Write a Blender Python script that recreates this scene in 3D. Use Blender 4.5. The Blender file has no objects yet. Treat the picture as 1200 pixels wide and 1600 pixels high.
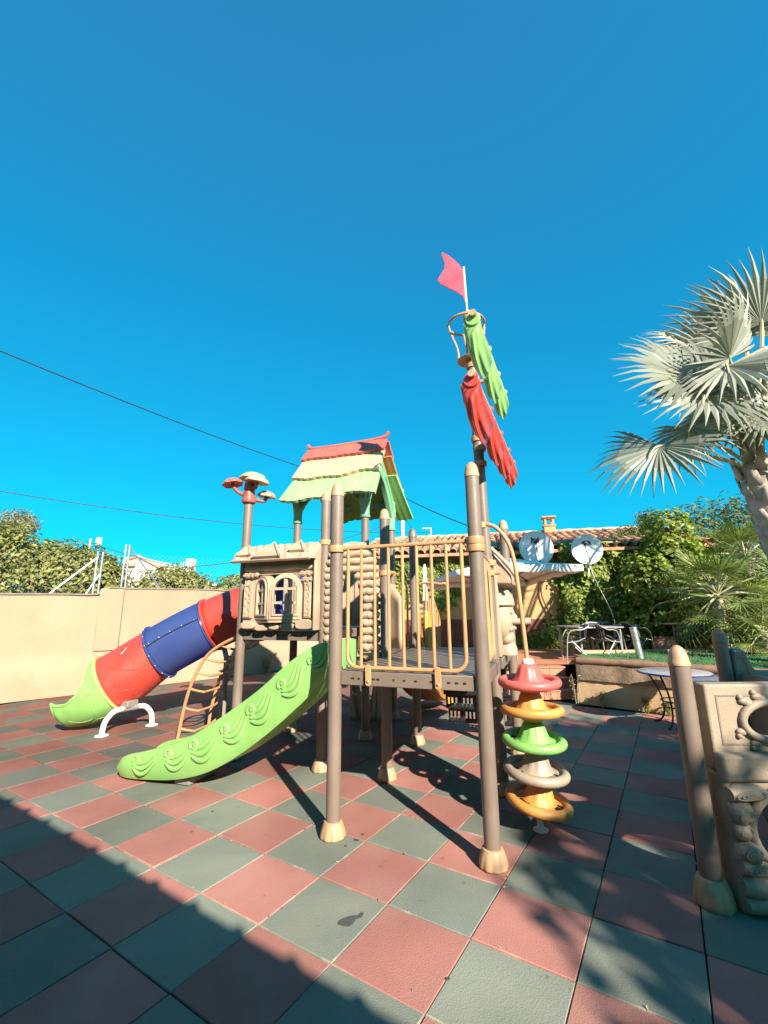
import bpy, math, random
import numpy as np
from mathutils import Vector, Matrix, Euler

random.seed(7); rng = np.random.default_rng(7)
scn = bpy.context.scene
COL = scn.collection
PI = math.pi

# ------------------------------------------------------------------ camera, sky, sun, exposure
CAM = np.array([2.5658, -2.4457, 1.6337])
CR = np.array([0.84172, 0.53982, -0.01002]); CU = np.array([0.12641, -0.17900, 0.97569]); CF = np.array([-0.52490, 0.82253, 0.21891])
FPX = 680.0
cd = bpy.data.cameras.new('camera'); cam = bpy.data.objects.new('camera', cd); COL.objects.link(cam)
cam.matrix_world = Matrix([[CR[i], CU[i], -CF[i], CAM[i]] for i in range(3)] + [[0, 0, 0, 1]])
cd.sensor_fit = 'VERTICAL'; cd.sensor_height = 36; cd.lens = FPX / 1600 * 36; cd.clip_start = 0.05; cd.clip_end = 2000
scn.camera = cam

SUN_EL = math.radians(30); SUN_DIR = Vector((0.863 * math.cos(SUN_EL), -0.505 * math.cos(SUN_EL), math.sin(SUN_EL))).normalized()
w = bpy.data.worlds.new('World'); scn.world = w; w.use_nodes = True
nt = w.node_tree; nt.nodes.clear()
sky = nt.nodes.new('ShaderNodeTexSky'); sky.sky_type = 'NISHITA'; sky.sun_disc = False
sky.sun_elevation = SUN_EL; sky.sun_rotation = math.atan2(SUN_DIR.x, SUN_DIR.y)
sky.air_density = 1.0; sky.dust_density = 0.3; sky.ozone_density = 2.0
hs = nt.nodes.new('ShaderNodeHueSaturation'); hs.inputs['Saturation'].default_value = 1.35; hs.inputs['Hue'].default_value = 0.48
mul = nt.nodes.new('ShaderNodeMixRGB'); mul.blend_type = 'MULTIPLY'; mul.inputs[0].default_value = 1; mul.inputs[2].default_value = (0.6, 1.0, 1.0, 1)
bg = nt.nodes.new('ShaderNodeBackground'); bg.inputs['Strength'].default_value = 0.089
wo = nt.nodes.new('ShaderNodeOutputWorld')
nt.links.new(sky.outputs[0], hs.inputs['Color']); nt.links.new(hs.outputs[0], mul.inputs[1])
sep = nt.nodes.new('ShaderNodeSeparateColor'); comb = nt.nodes.new('ShaderNodeCombineColor'); nt.links.new(mul.outputs[0], sep.inputs[0])
# the deep, cyan-leaning clear sky of the photograph: red fades out below the zenith, green and blue are compressed towards the horizon
rm = nt.nodes.new('ShaderNodeMapRange'); rm.inputs[1].default_value = 0.07; rm.inputs[2].default_value = 0.14; rm.inputs[3].default_value = 0.095; rm.inputs[4].default_value = 0.045
nt.links.new(sep.outputs[0], rm.inputs[0]); nt.links.new(rm.outputs[0], comb.inputs[0])
for ch, (gain, pw) in ((1, (1.09, 0.60)), (2, (1.553, 0.55))):
    pn_ = nt.nodes.new('ShaderNodeMath'); pn_.operation = 'POWER'; pn_.inputs[1].default_value = pw; gn_ = nt.nodes.new('ShaderNodeMath'); gn_.operation = 'MULTIPLY'; gn_.inputs[1].default_value = gain
    nt.links.new(sep.outputs[ch], pn_.inputs[0]); nt.links.new(pn_.outputs[0], gn_.inputs[0]); nt.links.new(gn_.outputs[0], comb.inputs[ch])
nt.links.new(comb.outputs[0], bg.inputs['Color']); nt.links.new(bg.outputs[0], wo.inputs[0])
sd = bpy.data.lights.new('sun', 'SUN'); sd.energy = 4.6; sd.angle = math.radians(0.53); sd.color = (1.0, 0.93, 0.82)
sun = bpy.data.objects.new('sun', sd); COL.objects.link(sun); sun.rotation_euler = (-SUN_DIR).to_track_quat('-Z', 'Y').to_euler(); sun.location = (20, -12, 20)
vs = scn.view_settings; vs.view_transform = 'Standard'; vs.look = 'None'; vs.gamma = 1; vs.use_curve_mapping = False; vs.exposure = 1.47
scn.display_settings.display_device = 'sRGB'
scn.cycles.max_bounces = 8; scn.cycles.transparent_max_bounces = 12

# ------------------------------------------------------------------ helpers
F0 = np.array([CF[0], CF[1], 0]); F0 /= np.linalg.norm(F0); R0 = np.array([F0[1], -F0[0], 0])
def at(px, py, d):
    """point on the sight line of photo pixel (px,py) at d metres in front of the camera"""
    r = CF + CR * (px - 600) / FPX - CU * (py - 800) / FPX
    return Vector(CAM + r * (d / (r @ F0)))
def onground(px, py, z=0):
    r = CF + CR * (px - 600) / FPX - CU * (py - 800) / FPX
    return Vector(CAM + r * ((z - CAM[2]) / r[2]))
def lin(r, g, b):
    f = lambda c: (c / 255 / 12.92) if c / 255 <= 0.04045 else ((c / 255 + 0.055) / 1.055) ** 2.4
    return (f(r), f(g), f(b), 1)

class MB:
    def __init__(s): s.v = []; s.f = []
    def add(s, vs, fs):
        o = len(s.v); s.v.extend([tuple(x) for x in vs]); s.f.extend([tuple(i + o for i in f) for f in fs]); return s
    def box(s, x0, x1, y0, y1, z0, z1, M=None, taper=0):
        vs = [Vector((x, y, z)) for z in (z0, z1) for y in (y0, y1) for x in (x0, x1)]
        if M: vs = [M @ p for p in vs]
        return s.add(vs, [(0, 2, 3, 1), (4, 5, 7, 6), (0, 1, 5, 4), (1, 3, 7, 5), (3, 2, 6, 7), (2, 0, 4, 6)])
    def tube(s, path, r, n=10, closed=False, caps=True, M=None, sx=1.0):
        P = [Vector(p) for p in path]; m = len(P)
        rr = r if hasattr(r, '__len__') else [r] * m
        tang = []
        for i in range(m):
            a = P[i - 1] if (i > 0 or closed) else P[i]; b = P[(i + 1) % m] if (i < m - 1 or closed) else P[i]
            t = b - a; tang.append(t.normalized() if t.length > 1e-9 else Vector((0, 0, 1)))
        ref = Vector((0, 0, 1)) if abs(tang[0].z) < 0.9 else Vector((1, 0, 0))
        N = (ref - tang[0] * ref.dot(tang[0])).normalized(); rings = []
        for i in range(m):
            N = (N - tang[i] * N.dot(tang[i]))
            N = N.normalized() if N.length > 1e-6 else Vector((1, 0, 0))
            B = tang[i].cross(N)
            rings.append([P[i] + (N * math.cos(2 * PI * k / n) + B * math.sin(2 * PI * k / n) * sx) * rr[i] for k in range(n)])
        vs = [p for R in rings for p in R]; fs = []
        for i in range(m if closed else m - 1):
            a = i * n; b = ((i + 1) % m) * n
            for k in range(n): fs.append((a + k, a + (k + 1) % n, b + (k + 1) % n, b + k))
        if caps and not closed:
            fs.append(tuple(range(n - 1, -1, -1))); fs.append(tuple((m - 1) * n + k for k in range(n)))
        if M: vs = [M @ p for p in vs]
        return s.add(vs, fs)
    def lathe(s, prof, n=20, c=(0, 0, 0), M=None, flute=None):
        """prof: list of (r,z)"""
        vs = []; fs = []; c = Vector(c)
        for (r, z) in prof:
            for k in range(n):
                a = 2 * PI * k / n; q = r * (flute(a, z) if flute else 1)
                vs.append(c + Vector((q * math.cos(a), q * math.sin(a), z)))
        for i in range(len(prof) - 1):
            for k in range(n): fs.append((i * n + k, i * n + (k + 1) % n, (i + 1) * n + (k + 1) % n, (i + 1) * n + k))
        fs.append(tuple(range(n - 1, -1, -1))); fs.append(tuple((len(prof) - 1) * n + k for k in range(n)))
        if M: vs = [M @ p for p in vs]
        return s.add(vs, fs)
    def prism(s, poly, d0, d1, fr):
        """poly of (a,b); fr(a,b,d) -> point"""
        n = len(poly); vs = [fr(a, b, d0) for a, b in poly] + [fr(a, b, d1) for a, b in poly]
        fs = [tuple(range(n)), tuple(range(2 * n - 1, n - 1, -1))] + [(i, i + n, (i + 1) % n + n, (i + 1) % n) for i in range(n)]
        return s.add(vs, fs)
    def ring_prism(s, outer, inner, d0, d1, fr):
        n = len(outer); vs = []
        for d in (d0, d1):
            vs += [fr(a, b, d) for a, b in outer] + [fr(a, b, d) for a, b in inner]
        fs = []
        for i in range(n):
            j = (i + 1) % n
            fs += [(i, j, n + j, n + i), (2 * n + i, 3 * n + i, 3 * n + j, 2 * n + j), (i, 2 * n + i, 2 * n + j, j), (n + i, n + j, 3 * n + j, 3 * n + i)]
        return s.add(vs, fs)
    def grid(s, fn, nu, nv, closed_u=False):
        vs = [fn(i / nu, j / nv) for j in range(nv + 1) for i in range(nu + (0 if closed_u else 1))]
        w_ = nu if closed_u else nu + 1; fs = []
        for j in range(nv):
            for i in range(nu):
                i2 = (i + 1) % w_ if closed_u else i + 1
                fs.append((j * w_ + i, j * w_ + i2, (j + 1) * w_ + i2, (j + 1) * w_ + i))
        return s.add(vs, fs)
    def sphere(s, c, r, n=10, m=6, M=None):
        rx, ry, rz = r if hasattr(r, '__len__') else (r, r, r); c = Vector(c)
        vs = [c + Vector((0, 0, -rz))]; fs = []
        for j in range(1, m):
            t = PI * j / m - PI / 2
            for k in range(n):
                a = 2 * PI * k / n; vs.append(c + Vector((rx * math.cos(t) * math.cos(a), ry * math.cos(t) * math.sin(a), rz * math.sin(t))))
        vs.append(c + Vector((0, 0, rz))); e = len(vs) - 1
        for k in range(n): fs.append((0, 1 + (k + 1) % n, 1 + k)); fs.append((e, 1 + (m - 2) * n + k, 1 + (m - 2) * n + (k + 1) % n))
        for j in range(m - 2):
            for k in range(n): fs.append((1 + j * n + k, 1 + j * n + (k + 1) % n, 1 + (j + 1) * n + (k + 1) % n, 1 + (j + 1) * n + k))
        if M: vs = [M @ p for p in vs]
        return s.add(vs, fs)
    def mesh(s, name, mat, sharp=38, smooth=True):
        me = bpy.data.meshes.new(name); me.from_pydata([tuple(p) for p in s.v], [], s.f); me.update()
        if mat: me.materials.append(mat)
        if smooth:
            me.shade_smooth(); me.set_sharp_from_angle(angle=math.radians(sharp))
        return me

def link(name, me, parent=None, loc=None, rot=None, scale=None):
    o = bpy.data.objects.new(name, me); COL.objects.link(o)
    if parent: o.parent = parent
    if loc is not None: o.location = loc
    if rot is not None: o.rotation_euler = rot
    if scale is not None: o.scale = scale
    return o
def part(name, mb, mat, parent, bevel=0, sharp=38, solid=0, label=None, subd=0):
    o = link(name, mb.mesh(name, mat, sharp), parent)
    if solid:
        m = o.modifiers.new('solid', 'SOLIDIFY'); m.thickness = solid; m.offset = 0
    if bevel:
        m = o.modifiers.new('bevel', 'BEVEL'); m.width = bevel; m.segments = 2; m.limit_method = 'ANGLE'; m.angle_limit = math.radians(40)
    if subd:
        m = o.modifiers.new('sub', 'SUBSURF'); m.levels = subd; m.render_levels = subd
    if label: o['label'] = label
    return o
def tag(o, label, cat, group=None):
    o['label'] = label; o['category'] = cat
    if group: o['group'] = group
    return o
def thing(name, label, cat, loc=(0, 0, 0), rz=0, group=None):
    o = bpy.data.objects.new(name, None); COL.objects.link(o); o.location = loc; o.rotation_euler = (0, 0, rz); o.empty_display_size = 0.2
    return tag(o, label, cat, group)
def structure(o): o['kind'] = 'structure'; return o
def stuff(o): o['kind'] = 'stuff'; return o
def smoothpath(pts, n=8):
    """Catmull-Rom through pts"""
    P = [Vector(p) for p in pts]; out = []
    for i in range(len(P) - 1):
        a = P[max(i - 1, 0)]; b = P[i]; c = P[i + 1]; d = P[min(i + 2, len(P) - 1)]
        for k in range(n):
            t = k / n
            out.append(0.5 * ((2 * b) + (c - a) * t + (2 * a - 5 * b + 4 * c - d) * t * t + (3 * b - a - 3 * c + d) * t ** 3))
    out.append(P[-1]); return out
def arch(cx, z0, w, h, n=8, r=None):
    """arched outline: rectangle with a round top, list of (x,z), anticlockwise from lower left"""
    r = w / 2; pts = [(cx - r, z0), (cx + r, z0)]
    for k in range(n + 1):
        a = PI * k / n; pts.append((cx + r * math.cos(a), z0 + h - r + r * math.sin(a)))
    return pts

# ------------------------------------------------------------------ materials
def mat(name, col, rough=0.5, var=0.12, vscale=3.0, bump=0.0, bscale=60.0, dirt=0.0, dirtcol=(0.10, 0.075, 0.05, 1), coat=0.0, metal=0.0, fine=0.06, spec=0.5, streak=False, sss=0):
    m = bpy.data.materials.new(name); m.use_nodes = True; t = m.node_tree; b = t.nodes['Principled BSDF']; L = t.links.new
    b.inputs['Roughness'].default_value = rough; b.inputs['Metallic'].default_value = metal; b.inputs['Coat Weight'].default_value = coat
    b.inputs['Specular IOR Level'].default_value = spec
    geo = t.nodes.new('ShaderNodeNewGeometry')
    def noise(sc, det=4, sq=None):
        n = t.nodes.new('ShaderNodeTexNoise'); n.inputs['Scale'].default_value = sc; n.inputs['Detail'].default_value = det
        if sq:
            mp = t.nodes.new('ShaderNodeMapping'); mp.inputs['Scale'].default_value = sq; L(geo.outputs['Position'], mp.inputs[0]); L(mp.outputs[0], n.inputs['Vector'])
        else: L(geo.outputs['Position'], n.inputs['Vector'])
        return n.outputs[0]
    def ramp(src, a, bb, lo, hi):
        n = t.nodes.new('ShaderNodeMapRange'); n.inputs[1].default_value = a; n.inputs[2].default_value = bb; n.inputs[3].default_value = lo; n.inputs[4].default_value = hi; L(src, n.inputs[0]); return n.outputs[0]
    c1 = tuple(min(1, c * (1 + var)) for c in col[:3]) + (1,); c0 = tuple(c * (1 - var) for c in col[:3]) + (1,)
    mx = t.nodes.new('ShaderNodeMixRGB'); mx.inputs[1].default_value = c0; mx.inputs[2].default_value = c1
    n1 = noise(vscale, 6, (1, 1, 0.25) if streak else None); L(ramp(n1, 0.3, 0.7, 0, 1), mx.inputs[0]); out = mx.outputs[0]
    if fine:
        n2 = noise(bscale * 3, 2); mm = t.nodes.new('ShaderNodeMixRGB'); mm.blend_type = 'MULTIPLY'; mm.inputs[0].default_value = 1
        cc = t.nodes.new('ShaderNodeCombineColor'); v = ramp(n2, 0.25, 0.75, 1 - fine, 1 + fine)
        for i in range(3): L(v, cc.inputs[i])
        L(out, mm.inputs[1]); L(cc.outputs[0], mm.inputs[2]); out = mm.outputs[0]
    if dirt:
        n3 = noise(1.7, 9); dm = t.nodes.new('ShaderNodeMixRGB'); dm.inputs[2].default_value = dirtcol
        L(ramp(n3, 0.5, 0.75, 0, dirt), dm.inputs[0]); L(out, dm.inputs[1]); out = dm.outputs[0]
    L(out, b.inputs['Base Color'])
    L(ramp(noise(vscale * 2.3, 5), 0.3, 0.7, max(0, rough - 0.1), min(1, rough + 0.1)), b.inputs['Roughness'])
    if bump:
        n4 = noise(bscale, 5); bp = t.nodes.new('ShaderNodeBump'); bp.inputs['Strength'].default_value = bump; bp.inputs['Distance'].default_value = 0.01
        L(n4, bp.inputs['Height']); L(bp.outputs[0], b.inputs['Normal'])
    return m

M = {}
M['post'] = mat('post_taupe_paint', (0.178, 0.130, 0.097, 1), 0.45, 0.12, 3, 0.06, 40, 0.35)
M['cap'] = mat('cream_plastic', (0.42, 0.26, 0.14, 1), 0.5, 0.12, 6, 0.1, 40, 0.2)
M['darkcap'] = M['post']
M['rail'] = mat('orange_yellow_rail', (0.47, 0.24, 0.10, 1), 0.45, 0.12, 5, 0.05, 50, 0.3)
M['beige'] = mat('beige_moulded_plastic', (0.41, 0.29, 0.19, 1), 0.58, 0.13, 5, 0.12, 70, 0.3)
M['cubebeige'] = mat('grey_beige_plastic', (0.285, 0.215, 0.145, 1), 0.6, 0.15, 5, 0.25, 60, 0.4)
M['green'] = mat('lime_plastic', (0.225, 0.43, 0.115, 1), 0.38, 0.13, 2.5, 0.05, 40, 0.35, (0.27, 0.40, 0.17, 1))
M['red'] = mat('red_plastic', (0.50, 0.048, 0.030, 1), 0.38, 0.13, 2.5, 0.05, 40, 0.35, (0.48, 0.085, 0.06, 1))
M['pink'] = mat('faded_red_panel', (0.62, 0.06, 0.09, 1), 0.4, 0.05, 3, 0, 40, 0)
M['coral'] = mat('faded_coral_plastic', (0.50, 0.105, 0.075, 1), 0.5, 0.15, 5, 0.1, 50, 0.15, (0.3, 0.12, 0.08, 1))
M['roofcream'] = mat('cream_roof_plastic', (0.50, 0.35, 0.205, 1), 0.5, 0.08, 4, 0.1, 50, 0.1)
M['roofgreen'] = mat('pale_green_roof_plastic', (0.29, 0.43, 0.185, 1), 0.5, 0.1, 4, 0.1, 50, 0.1, (0.2, 0.3, 0.1, 1))
M['teal'] = mat('teal_green_bracket', (0.16, 0.36, 0.19, 1), 0.5, 0.1, 5, 0.1, 50, 0.15)
M['orangep'] = mat('orange_plastic', (0.52, 0.225, 0.05, 1), 0.52, 0.16, 5, 0.06, 50, 0.2)
M['yellow'] = mat('yellow_plastic', (0.60, 0.36, 0.05, 1), 0.42, 0.1, 4, 0.05, 50, 0.15)
M['salmon'] = mat('salmon_red_disc', (0.52, 0.10, 0.08, 1), 0.5, 0.16, 6, 0.05, 50, 0.15, (0.5, 0.2, 0.15, 1))
M['greydisc'] = mat('grey_disc', (0.29, 0.225, 0.16, 1), 0.5, 0.18, 7, 0.05, 50, 0.2)
M['greendisc'] = mat('green_disc', (0.18, 0.40, 0.09, 1), 0.5, 0.16, 6, 0.05, 50, 0.2)
M['trunkred'] = mat('reddish_brown_plastic', (0.30, 0.085, 0.06, 1), 0.5, 0.2, 10, 0.2, 40, 0.2)
M['palegreen'] = mat('pale_green_plastic', (0.36, 0.40, 0.17, 1), 0.5, 0.1, 5, 0.1, 50)
M['white'] = mat('white_metal_paint', (0.72, 0.68, 0.60, 1), 0.4, 0.06, 4, 0.03, 40, 0.15)
M['greyplastic'] = mat('grey_plastic', (0.22, 0.20, 0.17, 1), 0.5, 0.1, 5, 0.1)
M['taupepanel'] = mat('taupe_moulded_plastic', (0.19, 0.15, 0.11, 1), 0.5, 0.12, 4, 0.12, 60, 0.2)
M['black'] = mat('black_steel', (0.012, 0.012, 0.013, 1), 0.5, 0.2, 8, 0.1)
M['hole'] = mat('dark_bolt_slot', (0.01, 0.008, 0.007, 1), 0.9, 0.1)
M['steel'] = mat('galvanised_steel', (0.55, 0.55, 0.55, 1), 0.38, 0.12, 12, 0.03, 50, 0, metal=0.85)
M['alu'] = mat('aluminium_tube', (0.36, 0.32, 0.31, 1), 0.35, 0.1, 8, 0, 50, 0.1, metal=0.3)
M['weave'] = mat('dark_brown_weave', (0.035, 0.025, 0.022, 1), 0.6, 0.3, 30, 0.3, 80)
M['stucco'] = mat('cream_stucco', (0.42, 0.242, 0.150, 1), 0.88, 0.10, 0.9, 0.5, 28, 0.45, (0.35, 0.185, 0.105, 1), fine=0.05, streak=True)
M['coping'] = mat('grey_mortar_coping', (0.25, 0.2, 0.15, 1), 0.9, 0.2, 5, 0.5, 40)
M['ochre'] = mat('ochre_render', (0.52, 0.29, 0.12, 1), 0.85, 0.12, 1.2, 0.3, 30, 0.25, (0.35, 0.18, 0.08, 1))
M['redband'] = mat('dark_red_render', (0.20, 0.055, 0.035, 1), 0.8, 0.15, 2, 0.2, 30, 0.2)
M['terracotta'] = mat('terracotta_tile', (0.46, 0.185, 0.10, 1), 0.65, 0.14, 4, 0.15, 40, 0.2, (0.25, 0.12, 0.08, 1))
M['rooftile'] = mat('clay_roof_tile', (0.46, 0.22, 0.12, 1), 0.8, 0.35, 3.5, 0.3, 40, 0.45, (0.55, 0.40, 0.25, 1))
M['stone'] = mat('rough_brown_stone', (0.24, 0.16, 0.10, 1), 0.9, 0.3, 7, 1.0, 22, 0.4)
M['ruststucco'] = mat('stained_stucco', (0.50, 0.32, 0.17, 1), 0.9, 0.12, 2.5, 0.4, 25, 0.55, (0.17, 0.13, 0.09, 1))
M['log'] = mat('weathered_log', (0.23, 0.125, 0.075, 1), 0.75, 0.2, 9, 0.4, 30, 0.25)
M['turf'] = mat('green_turf', (0.060, 0.155, 0.055, 1), 0.9, 0.2, 4, 0.8, 120, 0.15, (0.12, 0.13, 0.06, 1), fine=0.2)
M['earth'] = mat('dry_earth', (0.22, 0.16, 0.11, 1), 0.95, 0.25, 0.6, 0.4, 8, 0.3, (0.12, 0.11, 0.06, 1))
M['joint'] = mat('dark_joint_bed', (0.035, 0.03, 0.028, 1), 0.95, 0.3, 6, 0.4, 30, 0.3, (0.2, 0.16, 0.12, 1))
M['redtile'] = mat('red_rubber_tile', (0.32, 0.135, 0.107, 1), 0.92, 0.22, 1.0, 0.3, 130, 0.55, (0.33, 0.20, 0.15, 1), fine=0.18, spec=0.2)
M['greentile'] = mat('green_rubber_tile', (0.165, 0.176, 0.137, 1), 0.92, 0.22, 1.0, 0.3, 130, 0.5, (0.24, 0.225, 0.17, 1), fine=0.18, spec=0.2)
M['deck'] = mat('taupe_deck_plank', (0.15, 0.115, 0.09, 1), 0.4, 0.12, 5, 0.1, 50, 0.2)
M['bark'] = mat('grey_palm_bark', (0.42, 0.335, 0.28, 1), 0.9, 0.28, 6, 0.9, 20, 0.3)
M['stem'] = mat('brown_twig', (0.12, 0.08, 0.05, 1), 0.9, 0.3, 8, 0.5, 20)
M['canvas'] = mat('white_canvas', (0.72, 0.70, 0.66, 1), 0.8, 0.05, 3, 0.1, 60, 0.08)
M['whitewash'] = mat('white_house_wall', (0.60, 0.52, 0.44, 1), 0.85, 0.04, 1, 0.1, 20, 0.1)
M['dish'] = mat('white_dish', (0.70, 0.70, 0.68, 1), 0.45, 0.06, 4, 0, 40, 0.15)
M['navy'] = mat('navy_print', (0.01, 0.02, 0.06, 1), 0.6, 0.1)
M['cable'] = mat('black_cable', (0.012, 0.012, 0.015, 1), 0.6, 0.1)
M['bluemetal'] = mat('blue_table_enamel', (0.02, 0.03, 0.16, 1), 0.35, 0.1)
M['greytop'] = mat('grey_mosaic_table_top', (0.33, 0.31, 0.30, 1), 0.35, 0.25, 25, 0.1, 80, 0.2)
M['petiole'] = mat('pale_petiole', (0.36, 0.32, 0.19, 1), 0.6, 0.15, 8, 0.1)

def leafmat(name, c0, c1, trans=0.35, rough=0.5):
    m = bpy.data.materials.new(name); m.use_nodes = True; t = m.node_tree; b = t.nodes['Principled BSDF']; L = t.links.new; out = t.nodes['Material Output']
    a = t.nodes.new('ShaderNodeAttribute'); a.attribute_name = 'rnd'
    mx = t.nodes.new('ShaderNodeMixRGB'); mx.inputs[1].default_value = c0; mx.inputs[2].default_value = c1; L(a.outputs['Fac'], mx.inputs[0])
    L(mx.outputs[0], b.inputs['Base Color']); b.inputs['Roughness'].default_value = rough; b.inputs['Specular IOR Level'].default_value = 0.35
    tr = t.nodes.new('ShaderNodeBsdfTranslucent'); ms = t.nodes.new('ShaderNodeMixShader'); ms.inputs[0].default_value = trans
    g = t.nodes.new('ShaderNodeMixRGB'); g.blend_type = 'MULTIPLY'; g.inputs[0].default_value = 1; g.inputs[2].default_value = (1.5, 1.6, 0.6, 1); L(mx.outputs[0], g.inputs[1])
    L(g.outputs[0], tr.inputs[0]); L(b.outputs[0], ms.inputs[1]); L(tr.outputs[0], ms.inputs[2]); L(ms.outputs[0], out.inputs[0]); return m
M['ivy'] = leafmat('ivy_leaf', (0.10, 0.145, 0.018, 1), (0.33, 0.37, 0.07, 1))
M['hedge'] = leafmat('hedge_leaf', (0.12, 0.13, 0.03, 1), (0.33, 0.315, 0.10, 1), 0.25)
M['oleander'] = leafmat('oleander_leaf', (0.075, 0.115, 0.035, 1), (0.20, 0.23, 0.10, 1), 0.3)
M['fanleaf'] = leafmat('fan_palm_leaf', (0.085, 0.13, 0.028, 1), (0.25, 0.28, 0.085, 1), 0.3)
M['silver'] = leafmat('silver_palm_leaf', (0.15, 0.155, 0.115, 1), (0.36, 0.355, 0.28, 1), 0.22, 0.5)
M['dry'] = leafmat('dry_leaf', (0.25, 0.18, 0.08, 1), (0.40, 0.30, 0.15, 1), 0.2)
M['shadetree'] = leafmat('broad_leaf', (0.04, 0.08, 0.015, 1), (0.09, 0.14, 0.03, 1), 0.25)
def bluemat():
    m = bpy.data.materials.new('translucent_blue_plastic'); m.use_nodes = True; t = m.node_tree; b = t.nodes['Principled BSDF']; L = t.links.new; out = t.nodes['Material Output']
    b.inputs['Base Color'].default_value = (0.055, 0.075, 0.20, 1); b.inputs['Roughness'].default_value = 0.22; b.inputs['Specular IOR Level'].default_value = 0.7
    geo = t.nodes.new('ShaderNodeNewGeometry'); nz = t.nodes.new('ShaderNodeTexNoise'); nz.inputs['Scale'].default_value = 2.2; nz.inputs['Detail'].default_value = 6; L(geo.outputs['Position'], nz.inputs['Vector'])
    cmx = t.nodes.new('ShaderNodeMixRGB'); cmx.inputs[1].default_value = (0.055, 0.09, 0.26, 1); cmx.inputs[2].default_value = (0.14, 0.21, 0.40, 1); L(nz.outputs[0], cmx.inputs[0]); L(cmx.outputs[0], b.inputs['Base Color'])
    tr = t.nodes.new('ShaderNodeBsdfTransparent'); tr.inputs[0].default_value = (0.10, 0.26, 0.88, 1)
    tl = t.nodes.new('ShaderNodeBsdfTranslucent'); tl.inputs[0].default_value = (0.02, 0.16, 0.75, 1)
    m1 = t.nodes.new('ShaderNodeMixShader'); m1.inputs[0].default_value = 0.35; L(tr.outputs[0], m1.inputs[1]); L(tl.outputs[0], m1.inputs[2])
    m2 = t.nodes.new('ShaderNodeMixShader'); m2.inputs[0].default_value = 0.42; L(m1.outputs[0], m2.inputs[1]); L(b.outputs[0], m2.inputs[2]); L(m2.outputs[0], out.inputs[0]); return m
M['blue'] = bluemat()

# ------------------------------------------------------------------ leaves (one mesh per plant part)
def leafmesh(name, pos, nrm, size, m, aspect=0.6, fold=0.25, droop=None):
    n = len(pos); pos = np.asarray(pos, float); nrm = np.asarray(nrm, float); nrm /= np.linalg.norm(nrm, axis=1)[:, None] + 1e-9
    size = np.broadcast_to(size, (n,)).astype(float)
    t = rng.normal(size=(n, 3)) if droop is None else np.asarray(droop) + rng.normal(size=(n, 3)) * 0.45
    t -= nrm * (t * nrm).sum(1)[:, None]; t /= np.linalg.norm(t, axis=1)[:, None] + 1e-9; b = np.cross(nrm, t); s = size[:, None]
    V = np.empty((n, 4, 3)); V[:, 0] = pos - t * s * 0.5; V[:, 1] = pos + b * s * aspect * 0.5 + nrm * s * fold * 0.5 - t * s * 0.08
    V[:, 2] = pos + t * s * 0.5 - nrm * s * 0.08; V[:, 3] = pos - b * s * aspect * 0.5 + nrm * s * fold * 0.5 - t * s * 0.08
    me = bpy.data.meshes.new(name); me.vertices.add(n * 4); me.vertices.foreach_set('co', V.ravel())
    idx = np.arange(n)[:, None] * 4; loops = np.concatenate([idx + [0, 2, 1], idx + [0, 3, 2]], 1).ravel().astype(np.int32)
    me.loops.add(len(loops)); me.loops.foreach_set('vertex_index', loops); me.polygons.add(2 * n)
    me.polygons.foreach_set('loop_start', (np.arange(2 * n) * 3).astype(np.int32)); me.polygons.foreach_set('loop_total', np.full(2 * n, 3, np.int32))
    a = me.attributes.new('rnd', 'FLOAT', 'POINT'); a.data.foreach_set('value', np.repeat(rng.random(n) ** 1.3, 4).astype(np.float32))
    me.materials.append(m); me.update(calc_edges=True); return me
def blob_leaves(blobs, n, inner=0.55, up=0.35):
    """leaf points spread through a set of ellipsoids (centre, radii): lumpy outline, hollow core"""
    vol = np.array([b[1][0] * b[1][1] * b[1][2] for b in blobs]) ** 0.7; cnt = (vol / vol.sum() * n).astype(int); P = []; N = []
    for (c, r), k in zip(blobs, cnt):
        d = rng.normal(size=(k, 3)); d /= np.linalg.norm(d, axis=1)[:, None]
        q = inner + (1 - inner) * rng.random((k, 1)) ** 0.6; q *= 1 + 0.10 * np.sin(d[:, :1] * 7 + d[:, 1:2] * 5 + c[0]) + 0.10 * np.sin(d[:, 2:] * 9 + d[:, 1:2] * 6)
        P.append(np.array(c) + d * q * np.array(r)); N.append(d + np.array([0, 0, up]) + rng.normal(size=(k, 3)) * 0.45)
    return np.concatenate(P), np.concatenate(N)

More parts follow.
